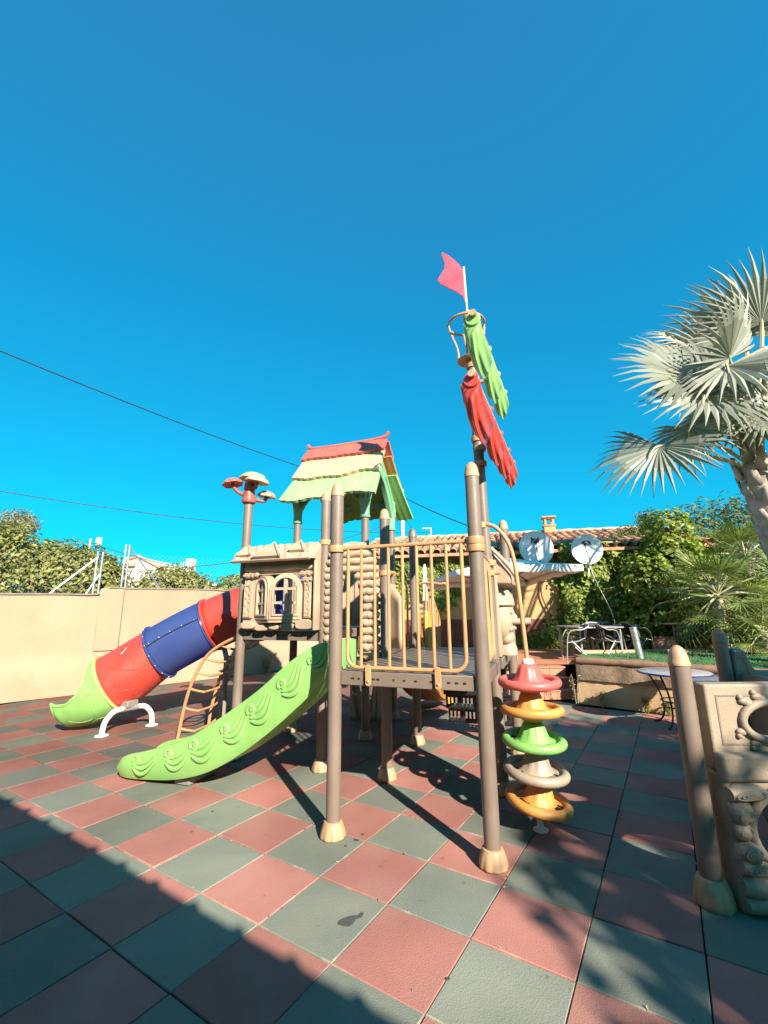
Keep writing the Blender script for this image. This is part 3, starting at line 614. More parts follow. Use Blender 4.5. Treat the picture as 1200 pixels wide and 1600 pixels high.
# vine relief on the red sections
def vine(parent, s0, s1, pts, r=.010, rr=R_T):
    g = MB(); g.tube(smoothpath([on_tube(s0 + (s1 - s0) * a, ang(b), .002, rr + (.045 * a if parent is red2 else 0)) for a, b in pts], 6), r, 6); part('vine_relief', g, M['red'], parent)
for pts in ([(.08, -35), (.25, -12), (.5, 4), (.75, 30), (.95, 70)], [(.25, -50), (.4, -20), (.35, 8), (.2, 18)], [(.5, -60), (.62, -35), (.8, -20), (.9, 5)], [(.3, -10), (.42, -28), (.5, -50)], [(.12, -20), (.2, -38), (.3, -30)], [(.55, 10), (.7, -10), (.85, -8)], [(.15, 40), (.3, 50), (.5, 44), (.6, 60)], [(.6, -15), (.68, -40), (.62, -62)], [(.78, -5), (.84, -30), (.8, -50)]):
    vine(red2, sC + .03, sD, pts)
for pts in ([(.45, 10), (.55, 30), (.68, 22), (.62, 4), (.52, 8)], [(.3, -20), (.5, -10), (.75, -18), (.95, -6)], [(.35, 55), (.6, 48), (.9, 60)], [(.55, -35), (.7, -42), (.9, -38)]): vine(red1, sA, sB, pts)
# lime exit chute
def exit_fn(u, v):
    s = sD + v * .60; c, t, sd_, up = tframe(s); fl = v * v * (3 - 2 * v)
    half = math.radians(180 - 112 * min(1, fl * 1.9) if v < .5 else 180 - 112 * min(1, fl * 1.9)); half = math.radians(float(np.interp(v, [0, .08, .2, .34, .5, .7, 1], [180, 178, 146, 112, 94, 86, 80])))
    a = -PI / 2 + half * (2 * u - 1); r = R_T + .05 - .07 * v; lip = (.05 * max(0, v - .8) / .2)
    p = c + (sd_ * math.cos(a) * (1 + lip) + up * math.sin(a)) * r; wob = .012 * math.sin(v * 16) * (abs(2 * u - 1) > .8)
    return p + Vector((0, 0, wob + .07 * max(0, (v - .86) / .14) ** 2))
g = MB(); g.grid(exit_fn, 40, 26); ex = part('tube_exit_chute', g, M['green'], tube, solid=.02, sharp=60)
g = MB(); g.tube([exit_fn(0, v) for v in np.linspace(0.05, 1, 24)] + [exit_fn(u, 1) for u in np.linspace(0.04, .96, 24)] + [exit_fn(1, v) for v in np.linspace(1, 0.05, 24)], .022, 8); part('rolled_rim', g, M['green'], ex)
for pts in ([(.78, .10), (.74, .3), (.68, .42), (.70, .6), (.77, .75)], [(.86, .05), (.82, .2), (.87, .3)], [(.62, .05), (.58, .2), (.64, .36), (.60, .55)], [(.22, .1), (.27, .35), (.22, .6)]):
    g = MB(); g.tube(smoothpath([Vector(exit_fn(a, b)) for a, b in pts], 6), .016, 6); part('leaf_relief', g, M['green'], ex)
# white hoop legs and grey clamp under the tube, grey rear support
g = MB(); a = Vector((-4.20, 1.40, 0)); b = Vector((-4.02, 2.05, 0)); top = tp(s_at(-4.30))[0]
zt = .30
g.tube(smoothpath([a + Vector((0, 0, .01)), a.lerp(b, .03) + Vector((0, 0, .16)), a.lerp(b, .16) + Vector((0, 0, .27)), a.lerp(b, .32) + Vector((0, 0, zt)), a.lerp(b, .68) + Vector((0, 0, zt)), a.lerp(b, .84) + Vector((0, 0, .27)), a.lerp(b, .97) + Vector((0, 0, .16)), b + Vector((0, 0, .01))], 6), .036, 14)
leg = part('support_leg', g, M['white'], tube)
fl_ = MB(); fl_.lathe([(.085, 0), (.085, .008), (.045, .014), (.036, .03)], 20); fl_ = fl_.mesh('foot_plate', M['white'])
for q in (a, b): link('foot_plate', fl_, leg, q)
g = MB(); g.tube([a.lerp(b, .34) + Vector((0, 0, zt)), a.lerp(b, .66) + Vector((0, 0, zt))], .045, 14); mid = a.lerp(b, .5); g.box(mid.x - .09, mid.x + .05, mid.y - .09, mid.y + .09, zt + .01, zt + .10); part('saddle_clamp', g, M['greyplastic'], tube, bevel=.012)
g = MB(); q = Vector((-2.95, 2.30, 0)); g.tube(smoothpath([q, q + Vector((0, 0, .85)), q + Vector((-.02, 0, 1.0)), q + Vector((-.1, .05, 1.08)), q + Vector((-.2, .1, 1.12))], 6), .038, 14); part('support_pole', g, M['greyplastic'], tube)

# ---- arch climber at the left side of the tower
climb = bpy.data.objects.new('arch_climber', None); COL.objects.link(climb); climb.parent = play
NEAR = smoothpath([(-2.83, 1.33, 0), (-2.79, 1.33, .25), (-2.725, 1.33, .58), (-2.62, 1.33, .85), (-2.46, 1.33, 1.085), (-2.25, 1.33, 1.225), (-1.98, 1.33, 1.335), (-1.87, 1.33, 1.36)], 6)
FAR = smoothpath([(-2.93, 2.0, 0), (-2.92, 2.0, .25), (-2.83, 2.0, .62), (-2.73, 2.0, .84), (-2.52, 2.0, 1.06), (-2.13, 2.0, 1.30), (-1.87, 2.0, 1.36)], 6)
for p_ in (NEAR, FAR):
    g = MB(); g.tube(p_, .021, 12); part('climber_rail', g, M['rail'], climb)
def rail_at(p_, z): return next(a.lerp(b, (z - a.z) / (b.z - a.z)) for a, b in zip(p_[:-1], p_[1:]) if a.z <= z <= b.z + 1e-6)
for z in (.16, .40, .63, .83, 1.0, 1.16, 1.27):
    a = rail_at(NEAR, z + .06); b = rail_at(FAR, z + .02); d = Vector((.14, 0, -.07)); m1 = a.lerp(b, .3) + d * .8; m2 = a.lerp(b, .75) + d * .7
    e = b + Vector((.06, .14, .02)); e2 = b + Vector((.04, .12, .13))
    g = MB(); g.tube(smoothpath([a, a.lerp(b, .07) + d * .35, a.lerp(b, .22) + d * .75, m1, m2, b + d * .5, e, e2, b + Vector((-.0, 0, .16))], 5), .0145, 10); part('rung', g, M['rail'], climb)

# ---- log-wall arch panel between the posts at the gap deck
def empty_part(name, parent=play):
    o = bpy.data.objects.new(name, None); COL.objects.link(o); o.parent = parent; return o
lp = part('log_panel', MB().box(-.68, -.045, 1.192, 1.206, 1.10, 1.2), M['beige'], play)
# backing board with a keyhole opening
def keyhole(n=10):
    pts = [(-.51, 1.12), (-.51, 1.75), (-.55, 1.80), (-.51, 1.86)]
    for k in range(n + 1): a = PI - PI * k / n; pts.append((-.40 + .10 * math.cos(a), 1.92 + .12 * math.sin(a)))
    return pts + [(-.29, 1.86), (-.22, 1.80), (-.27, 1.75), (-.27, 1.12)]
g = MB(); kh = keyhole(); out_l = [(-.69, 1.12)]
outer = [(-.67, 1.12), (-.67, 1.5), (-.67, 1.8), (-.67, 2.05)] + [(-.3825 + .29 * math.cos(a), 2.13 + .26 * math.sin(a)) for a in np.linspace(PI, 0, 11)] + [(-.095, 2.05), (-.095, 1.8), (-.095, 1.5), (-.095, 1.12)]
n_ = len(kh); vs = []
fr = lambda a, b, d: (a, d, b)
for d in (1.165, 1.190): vs += [fr(a, b, d) for a, b in outer] + [fr(a, b, d) for a, b in kh]
fs = []; N2 = 2 * n_
for i in range(n_ - 1):
    fs += [(i, n_ + i, n_ + i + 1, i + 1), (N2 + i, N2 + i + 1, N2 + n_ + i + 1, N2 + n_ + i), (i, i + 1, N2 + i + 1, N2 + i), (n_ + i, N2 + n_ + i, N2 + n_ + i + 1, n_ + i + 1)]
g.add(vs, fs); part('backing_board', g, M['beige'], lp)
def hw_open(z): return None if z > 2.03 else ((-.525, -.255) if z < 1.74 else (-.52 + .3 * max(0, z - 1.86), -.24 - .5 * max(0, z - 1.80)))
zz = 1.165
while zz < 2.38:
    top = zz > 2.10; half = .325 if not top else math.sqrt(max(.004, .31 ** 2 - (max(0, zz - 2.10) * 1.08) ** 2)); a, b = -.3825 - half, -.3825 + half; o_ = hw_open(zz)
    for (p, q) in ([(a, b)] if o_ is None else [(a, o_[0]), (o_[1], b)]):
        if q - p < .03: continue
        n_ = 8; pts = [(p + (q - p) * k / n_, 1.150 + .004 * math.sin(k * 2 + zz * 30), zz + .004 * math.sin(k * 1.7 + zz * 50)) for k in range(n_ + 1)]
        g = MB(); g.tube(pts, [.030 if k in (0, n_) else .043 + .003 * math.sin(k * 3 + zz * 40) for k in range(n_ + 1)], 10); part('log', g, M['beige'], lp, sharp=60)
    zz += .083

# ---- moulded house panel facing the camera
hp = part('house_panel', MB().box(-1.775, -1.715, 1.105, 1.15, 1.42, 2.30), M['beige'], play, bevel=.006)
def hpart(name, g, **k): return part(name, g, M['beige'], hp, **k)
def wood_grain(g, u0, u1, v, z, r=.034):
    n_ = 12; g.tube([(u0 + (u1 - u0) * k / n_, v + .004 * math.sin(k * 1.9 + z * 20), z + .005 * math.sin(k * 1.3 + z * 31)) for k in range(n_ + 1)], [r * (.72 if k in (0, n_) else 1 + .08 * math.sin(k * 2.2 + z * 17)) for k in range(n_ + 1)], 10)
    for q in (.18, .55, .85):
        c = (u0 + (u1 - u0) * q, v - r * .95, z + .004)
        for rr in (.018, .009): g.tube([(c[0] + rr * 2.1 * math.cos(a), c[1], c[2] + rr * .8 * math.sin(a)) for a in np.linspace(0, 2 * PI, 14, endpoint=False)], .003, 5, closed=True)
for (a, b, c, d) in ((-1.714, -1.60, 1.42, 2.30), (-.965, -.80, 1.42, 2.30), (-1.599, -.966, 2.05, 2.30), (-1.599, -.966, 1.42, 1.535)): hpart('wall_board', MB().box(a, b, 1.105, 1.15, c, d), bevel=.004)
hpart('wall_return', MB().box(-.798, -.765, 1.03, 1.15, 1.42, 2.30), bevel=.008)
for (a, b, z) in ((-1.77, -.80, 2.125), (-1.77, -1.57, 2.045), (-1.0, -.80, 2.045), (-.965, -.80, 1.975)):
    g = MB(); wood_grain(g, a, b, 1.095, z); hpart('log_course', g, sharp=60)
# bay of two arched windows meeting at an edge
def window(P0, P1, z0, z1, name='window'):
    P0, P1 = Vector((P0[0], P0[1], 0)), Vector((P1[0], P1[1], 0)); d = (P1 - P0); w_ = d.length; d.normalize(); nn = Vector((d.y, -d.x, 0))
    fr = lambda a, b, e: P0 + d * a + nn * e + Vector((0, 0, b))
    o = arch(w_ / 2, z0, w_, z1 - z0, 10, w_ / 2); i_ = arch(w_ / 2, z0 + .05, w_ - .085, z1 - z0 - .092, 10, (w_ - .085) / 2)
    g = MB(); g.ring_prism(o, i_, -.09, .012, fr); p = hpart(name, g, bevel=.004)
    i2 = arch(w_ / 2, z0 + .062, w_ - .11, z1 - z0 - .116, 10, (w_ - .11) / 2); i3 = arch(w_ / 2, z0 + .04, w_ - .065, z1 - z0 - .074, 10, (w_ - .065) / 2)
    g = MB(); g.ring_prism(i3, i2, -.005, .026, fr); hpart('window_frame', g, bevel=.003)
    h = z1 - z0; g = MB()
    def bar(a0, a1, b0, b1, e): gg = MB(); gg.prism([(a0, b0), (a1, b0), (a1, b1), (a0, b1)], -.03, e, fr); hpart('muntin', gg)
    bar(w_ / 2 - .014, w_ / 2 + .014, z0 + .04, z1 - .03, .006)
    for f in (.36, .66): bar(.03, w_ - .03, z0 + h * f - .014, z0 + h * f + .014, .009)
RID = (-1.335, .985)
window((-1.61, 1.12), (RID[0] - .006, RID[1]), 1.535, 2.04); window((RID[0] + .006, RID[1]), (-.965, 1.085), 1.535, 2.055)
g = MB(); g.add([(-1.61, 1.12, 1.53), RID + (1.53,), (-.965, 1.09, 1.53), (-1.61, 1.12, 1.505), RID + (1.505,), (-.965, 1.09, 1.505), (-1.61, 1.16, 1.53), (-.965, 1.16, 1.53), (-1.61, 1.16, 1.505), (-.965, 1.16, 1.505)], [(0, 1, 4, 3), (1, 2, 5, 4), (0, 6, 7, 2, 1), (3, 4, 5, 9, 8), (0, 3, 8, 6), (2, 7, 9, 5)]); hpart('bay_sill', g)
for (a, b, c) in ((-1.76, -1.635, 1.55), (-.945, -.845, 1.55)):
    s_ = hpart('shutter', MB().box(a, b, 1.075, 1.103, c, c + .40), bevel=.006)
    i_ = MB(); o = [(a + .016, c + .016), (b - .016, c + .016), (b - .016, c + .384), (a + .016, c + .384)]; q = [(a + .027, c + .027), (b - .027, c + .027), (b - .027, c + .373), (a + .027, c + .373)]
    i_.ring_prism(o, q, 1.066, 1.078, lambda x, z, e: (x, e, z)); hpart('shutter_bead', i_)
    for k in range(4):
        for j in range(2):
            x = a + .035 + (b - a - .07) * (j * .9 + .05); z = c + .07 + .085 * k + .035 * j
            if abs(b - a) > .09 or j == 0: gg = MB(); gg.sphere((x, 1.074, z), (.022, .007, .026), 8, 4); hpart('shutter_stone', gg)
for k, z in enumerate((1.60, 1.69, 1.78, 1.86)):
    g = MB(); g.sphere((-.822, 1.10, z), (.02, .018, .033), 9, 6); hpart('wall_stone', g)
for (u0, u1, z0, z1) in ((-1.77, -1.58, 1.425, 1.515), (-1.57, -1.40, 1.405, 1.475), (-1.385, -1.25, 1.42, 1.50), (-1.235, -1.06, 1.425, 1.505), (-1.04, -.80, 1.425, 1.535)):
    poly = []
    for k in range(14):
        a = 2 * PI * k / 14; ca, sa = math.cos(a), math.sin(a); e = .72; poly.append(((u0 + u1) / 2 + (u1 - u0) / 2 * math.copysign(abs(ca) ** e, ca), (z0 + z1) / 2 + (z1 - z0) / 2 * math.copysign(abs(sa) ** e, sa) * (1 + random.uniform(-.08, .08))))
    g = MB(); g.prism(poly, 1.055, 1.11, lambda x, z, e: (x, e, z)); hpart('base_stone', g, bevel=.012)
# little moulded roof over the windows
RA, RB = Vector((0, 1.15, 2.415)), Vector((0, .93, 2.215)); rd = (RB - RA); rn = Vector((0, -rd.z, rd.y)).normalized() * -1
if rn.z < 0: rn = -rn
def ru(a, f, e=0): p = RA + rd * f + rn * e; return Vector((a, p.y, p.z))
g = MB(); vs = [ru(-1.76, 0), ru(-.78, 0), ru(-.80, 1), ru(-1.87, 1), ru(-1.76, 0, -.03), ru(-.78, 0, -.03), ru(-.80, 1, -.045), ru(-1.87, 1, -.045)]
g.add(vs, [(0, 3, 2, 1), (4, 5, 6, 7), (0, 4, 7, 3), (1, 2, 6, 5), (3, 7, 6, 2), (0, 1, 5, 4)]); mr = hpart('mini_roof', g, bevel=.012)
g = MB(); g.add([(-.80, 1.15, 2.20), (-.795, .94, 2.205), (-.775, 1.15, 2.41), (-.765, 1.15, 2.20), (-.765, .95, 2.2), (-.755, 1.15, 2.41)], [(0, 1, 2), (3, 5, 4), (0, 3, 4, 1), (1, 4, 5, 2), (2, 5, 3, 0)]); hpart('roof_cheek', g, bevel=.005)
scale_m = MB(); scale_m.sphere((0, 0, 0), (.046, .040, .014), 12, 6); scale_m = scale_m.mesh('roof_scale', M['beige'])
eul = Matrix((Vector((1, 0, 0)), -rd.normalized(), rn)).transposed().to_euler()
for j in range(4):
    for k in range(11):
        f = .12 + .235 * j; u = -1.80 - .07 * f + (k + .5 * (j % 2)) * .1
        if u > -.83 or abs(u + 1.36) < .19 * f or abs(u + 1.70) < .09 * f or abs(u + 1.0) < .10 * f: continue
        p = ru(u, f, -.001); link('roof_scale', scale_m, hp, p, eul)
for (c, hw, f0, f1) in ((-1.36, .185, .14, .97), (-1.70, .095, .26, .80), (-1.0, .10, .14, .66)):
    g = MB(); A_, B_, C_ = ru(c - hw, f1, .004), ru(c + hw, f1, .004), ru(c, f0, .004); e = rn * .075
    g.tube([A_ + e * .5, C_ + e * .6, B_ + e * .5], .018, 6); hpart('dormer_barge', g)
    g = MB(); g.add([A_, B_, C_, A_ + e * .45, B_ + e * .45, C_ + e * .45], [(0, 2, 1), (3, 4, 5), (0, 1, 4, 3), (1, 2, 5, 4), (2, 0, 3, 5)]); hpart('dormer_face', g)
    if hw < .2:
        fq = lambda a, b, d: ru(c + a, f1 - b, .018 + d)
        for i in range(2):
            for j in range(2): gg = MB(); gg.prism([(-.036 + .038 * i, .03 + .15 * j), (-.004 + .038 * i, .03 + .15 * j), (-.004 + .038 * i, .15 + .15 * j), (-.036 + .038 * i, .15 + .15 * j)], 0, .010, fq); hpart('dormer_pane', gg)

# clamps that hold the panels
for (u, v, z, m) in ((-1.86, 1.20, 2.36, 'rail'), (-.735, 1.18, 2.40, 'rail'), (0, L, 2.02, 'rail'), (-.73, 2.37, 2.02, 'rail'), (1.10, 1.19, 1.98, 'rail'), (1.115 - .03, 1.19, 3.13, 'rail'), (1.115 - .03, 1.19, 3.30, 'rail'), (-.735, 3.52, 2.2, 'rail'), (-.735, 3.52, 2.0, 'rail')):
    g = MB(); clamp(g, u, v, z, ears=((1, 0),) if z < 3 else ()); part('clamp', g, M[m], play)

# ---- mushroom-tree topper on the left post
tt = part('tree_topper', MB().lathe([(.075, -.02), (.088, 0), (.086, .03), (.075, .09), (.066, .17), (.062, .27), (.05, .30)], 22, (-1.86, 1.20, 2.995), flute=lambda a, z: 1 + .05 * math.sin(5 * a + 7 * z)), M['trunkred'], play, sharp=60)
cu, cv = -1.86, 1.20
rr_ = lambda dr, df: ((R0[0] * math.cos(PHI) + R0[1] * math.sin(PHI)) * dr + (F0[0] * math.cos(PHI) + F0[1] * math.sin(PHI)) * df, (-R0[0] * math.sin(PHI) + R0[1] * math.cos(PHI)) * dr + (-F0[0] * math.sin(PHI) + F0[1] * math.cos(PHI)) * df)
for (dr, df, z, br, m, zr) in ((-.215, -.02, 3.24, .13, 'coral', 3.10), (.02, .03, 3.33, .165, 'palegreen', 3.25), (.12, -.09, 3.245, .15, 'roofcream', 3.16), (.20, .10, 3.10, .12, 'greydisc', 3.03)):
    a = rr_(dr, df)
    g = MB(); g.tube(smoothpath([(cu, cv, zr), (cu + a[0] * .45, cv + a[1] * .45, zr + .005), (cu + a[0] * .85, cv + a[1] * .85, z - .07), (cu + a[0], cv + a[1], z)], 5), [.032] * 5 + [.026] * 5 + [.024] * 6, 10); part('branch', g, M['trunkred'], tt, sharp=60)
    g = MB(); g.lathe([(br * .2, -.005), (br * .75, -.012), (br * .97, -.014), (br, -.004), (br * .93, .016), (br * .7, .045), (br * .4, .066), (.01, .075)], 24, (0, 0, 0), flute=lambda t, q: 1 + .06 * math.sin(7 * t) + .03 * math.sin(11 * t))
    o = part('leaf_cap', g, M[m], tt, sharp=60); o.location = (cu + a[0], cv + a[1], z); o.rotation_euler = (random.uniform(-.12, .12), -.22 if dr < -.1 else (.16 if dr > .1 else 0), 0)

# ---- gabled roof over the rear tower
roof = empty_part('tower_roof')
VC, ZR = 2.95, 4.24
def roof_slope(side, f0, f1, u0a, u0b, u1a, u1b, m, lift, seedk, th=.045, wav=.03):
    """side -1 front / +1 rear; f along the slope (0 ridge .. 1 eave)"""
    r = random.Random(seedk); ph = [r.uniform(0, 6) for _ in range(4)]; HALF, DROP = .83, 1.02
    nrm = Vector((0, side * DROP, HALF)).normalized()
    def P(x, f, e=0):
        uu = (u0a + (u1a - u0a) * f) * (1 - x) + (u0b + (u1b - u0b) * f) * x
        v = VC + side * HALF * f * (1 + .10 * f); z = ZR - DROP * f
        return Vector((uu, v, z)) + nrm * (lift + e)
    def edge(x): return f1 + wav * (.8 * math.sin(x * 7 + ph[0]) + .6 * math.sin(x * 15 + ph[1])) * (1 if wav else 0) + .012 * abs(math.sin(x * 40))
    nu, nv = 64, 5; g = MB()
    tops = []
    for j in range(nv + 1):
        for i in range(nu + 1):
            x = i / nu; f = f0 + (edge(x) - f0) * j / nv; gro = -.006 * (1 - abs(math.sin(i * 1.9 + math.sin(i) * .8))); tops.append(P(x, f, gro))
    bots = [p - nrm * th for p in tops]; W_ = nu + 1; n_ = len(tops); fs = []
    for j in range(nv):
        for i in range(nu): a = j * W_ + i; q = (a, a + 1, a + W_ + 1, a + W_); fs += [q if side < 0 else q[::-1], tuple(n_ + t for t in (q[::-1] if side < 0 else q))]
    rim = list(range(W_)) + [j * W_ + nu for j in range(1, nv + 1)] + [nv * W_ + i for i in range(nu - 1, -1, -1)] + [j * W_ for j in range(nv - 1, 0, -1)]
    for a, b in zip(rim, rim[1:] + rim[:1]): fs.append((a, b, n_ + b, n_ + a))
    g.add(tops + bots, fs); return g
for side in (-1, 1):
    part('green_thatch', roof_slope(side, .40, .985, -2.0, -.62, -2.01, -.45, None, 0, 3 + side), M['roofgreen'] if side < 0 else M['green'], roof, sharp=30)
    part('cream_thatch', roof_slope(side, .16, .60, -2.02, -.58, -2.02, -.50, None, .05, 7 + side), M['roofcream'] if side < 0 else M['orangep'], roof, sharp=30)
    part('red_thatch', roof_slope(side, -.02, .21, -2.03, -.57, -2.04, -.53, None, .10, 11 + side, wav=.014), M['coral'], roof, sharp=30)
g = MB(); g.tube(smoothpath([(-2.05, VC, ZR + .20), (-2.0, VC, ZR + .13), (-1.8, VC, ZR + .105), (-1.3, VC, ZR + .10), (-.8, VC, ZR + .11), (-.62, VC, ZR + .14), (-.555, VC, ZR + .22)], 6), [.012] + [.03] * 5 + [.035] * 25 + [.03] * 5 + [.012], 8); part('ridge', g, M['coral'], roof)
# teal bracket feet and gable arches
for nm, u, v in (('H', -1.86, 2.39), ('F', -.73, 2.37), ('K', -.735, 3.52), ('X', -1.9, 3.54)):
    sg = 1 if v < VC else -1; cu_ = 1 if u < -1.3 else -1
    g = MB(); g.lathe([(.072, 0), (.078, .02), (.066, .03), (.064, .12), (.072, .2), (.085, .27)], 18, (u, v, 2.93)); part('bracket_foot', g, M['teal'], roof)
    g = MB(); fr = lambda a, b, d: (u + d, v + sg * a, b)
    g.prism([(-.06, 3.15), (.06, 3.12), (.12, 3.22), (.22, 3.40), (.40, 3.62), (.58, 3.74), (.58, 4.10), (.40, 3.93), (.12, 3.62), (-.16, 3.30)], -.045, .045, fr); part('gable_arch', g, M['teal'], roof, bevel=.012)
    g = MB(); fr = lambda a, b, d: (u + cu_ * a, v + d, b)
    g.prism([(-.07, 3.12), (.06, 3.10), (.12, 3.20), (.22, 3.31), (.40, 3.38), (.40, 3.42), (-.07, 3.42)], -.03, .03, fr); part('eave_brace', g, M['teal'], roof, bevel=.01)
    if nm in 'FK':
        gg = MB(); gg.tube(smoothpath([(u + .05, v + sg * a, b) for a, b in ((0, 3.2), (.05, 3.32), (.14, 3.48), (.26, 3.62), (.4, 3.76))], 4), .012, 6); part('vein', gg, M['teal'], roof)

# ---- pirate mast: crow's nest, flag, two furled-cloth sails
MU, MV = 1.115, 1.19
def mast_u(z): return MU + LEAN * z
nest = empty_part('crows_nest')
zc = 4.36; cu0 = mast_u(zc) - .02
g = MB(); g.lathe([(.13, zc - .015), (.145, zc), (.13, zc + .012)], 28, (cu0, MV, 0)); part('nest_floor', g, M['rail'], nest)
g = MB(); clamp(g, mast_u(4.30), MV, 4.29, h=.07); part('clamp', g, M['rail'], nest)
ring_c = Vector((cu0 - .02, MV, 4.83)); g = MB(); g.tube([ring_c + Vector((.205 * math.cos(a), .205 * math.sin(a), 0)) for a in np.linspace(0, 2 * PI, 36, endpoint=False)], .0135, 8, closed=True); part('nest_ring', g, M['rail'], nest)
for a in (.3, 1.87, 3.44, 5.01):
    g = MB(); g.tube(smoothpath([(cu0 + .12 * math.cos(a), MV + .12 * math.sin(a), zc + .005), (cu0 + .135 * math.cos(a), MV + .135 * math.sin(a), zc + .16), (cu0 - .01 + .185 * math.cos(a), MV + .185 * math.sin(a), zc + .34), (ring_c.x + .205 * math.cos(a), MV + .205 * math.sin(a), 4.83)], 5), .0115, 8); part('nest_stay', g, M['rail'], nest)
g = MB(); g.lathe([(.062, 4.88), (.064, 4.93), (.05, 4.97), (.022, 4.99)], 18, (mast_u(4.95), MV, 0)); part('mast_cap', g, M['cap'], nest)
fp = Vector((mast_u(5.0) - .01, MV, 0))
g = MB(); g.tube([fp + Vector((0, 0, 4.96)), fp + Vector((-.012, 0, 5.58))], .011, 8); g.sphere(fp + Vector((-.012, 0, 5.59)), .016, 8, 5); part('flag_pole', g, M['white'], play)
fl = [(0, 5.10), (-.03, 5.2), (-.10, 5.27), (-.19, 5.34), (-.27, 5.40), (-.305, 5.45), (-.305, 5.475), (-.27, 5.535), (-.225, 5.61), (-.215, 5.68), (-.235, 5.76), (-.25, 5.84), (-.235, 5.845), (-.17, 5.79), (-.10, 5.71), (-.045, 5.63), (-.015, 5.56)]
g = MB(); g.prism(fl, -.009, .009, lambda a, b, d: Vector((fp.x + a - .01, fp.y + a * .18 + d, b))); part('flag', g, M['pink'], play, bevel=.004)
def sail(name, ua, ub, z, v0, v1, m, nsw, h0, h1, wd):
    """cloth gathered along a yard: a row of full swags between knots"""
    s_ = empty_part(name); Ls = v1 - v0; uu = lambda s: ua + (ub - ua) * s
    bounds = [0]; ww = [1.25, 1.0, .9, .8][:nsw]; tot = sum(ww)
    for q in ww: bounds.append(bounds[-1] + q / tot)
    g = MB(); g.tube([(uu(0) - .002, v0 - .05, z + .03), (uu(1), v1 + .03, z + .03)], .03, 10); part('yard', g, M['cap'], s_)
    g = MB(); g.tube([(uu(0) - .01, v0 - .015, z - .005), (uu(0) - .01, v0 + .02, z - .005)], .066, 22); part('end_disc', g, m, s_, bevel=.008)
    for i in range(nsw):
        a, b = bounds[i], bounds[i + 1] + .012
        def fn(x, y):
            s = a + (b - a) * y; q = min(1, max(0, y)); S = math.sin(PI * (q * .94 + .06 if i else q * .80 + .20)) ** .62
            hh = (h0 + (h1 - h0) * S) * (1 - .07 * i) * (.55 + .45 * min(1, q * 9)) * (.5 + .5 * min(1, (1 - q) * 7)); w_ = wd * (.62 + .38 * S)
            t = 2 * PI * x; cx, cz = math.cos(t), math.sin(t)
            r = 1 + .13 * math.sin(t * 7 + 2.2 * q) * S
            top = z + .055 - .05 * S * (1 - S * .3)
            zz = top - hh * (.5 - .5 * cz) * (1 + .04 * math.sin(t * 7) * S); ww_ = w_ * cx * r * (1.0 - .45 * (.5 - .5 * cz) ** 2)
            return Vector((uu(s) + ww_ - .02, v0 + Ls * s, zz - .02 * (.5 - .5 * cz) * math.sin(PI * q)))
        g = MB(); g.grid(fn, 110, 26, True); n_ = 110; o_ = len(g.v) - n_; g.f.append(tuple(range(n_ - 1, -1, -1))); g.f.append(tuple(o_ + k for k in range(n_)))
        part('draped_swag', g, m, s_, sharp=80)
        vv = v0 + Ls * bounds[i + 1] - (.02 if i == nsw - 1 else 0); ux = uu(bounds[i + 1]); g = MB()
        g.tube(smoothpath([(ux + .03, vv, z + .08), (ux - .02, vv - .005, z + .085), (ux - .07, vv, z + .04), (ux - .085, vv + .01, z - .04), (ux - .07, vv + .01, z - .11), (ux - .04, vv, z - .16)], 5), [.02, .028, .034, .038, .04, .041, .042, .042, .042, .042, .041, .04, .039, .037, .035, .033, .03, .028, .026, .024, .022, .02, .017, .014, .011, .008], 12); part('gathered_knot', g, m, s_, sharp=70)
    sm = (MV - v0) / Ls; g = MB(); g.tube([(mast_u(z), MV, z + .0), (uu(sm), MV, z + .03)], .022, 8); part('yard_arm', g, M['cap'], s_)
    g = MB(); clamp(g, mast_u(z), MV, z, h=.06); part('clamp', g, M['rail'], s_)
    return s_
sail('red_sail', 1.225, 1.36, 3.41, -.10, 2.42, M['red'], 4, .10, .39, .088)
sail('green_sail', 1.245, 1.36, 4.07, .07, 1.72, M['green'], 3, .10, .38, .082)

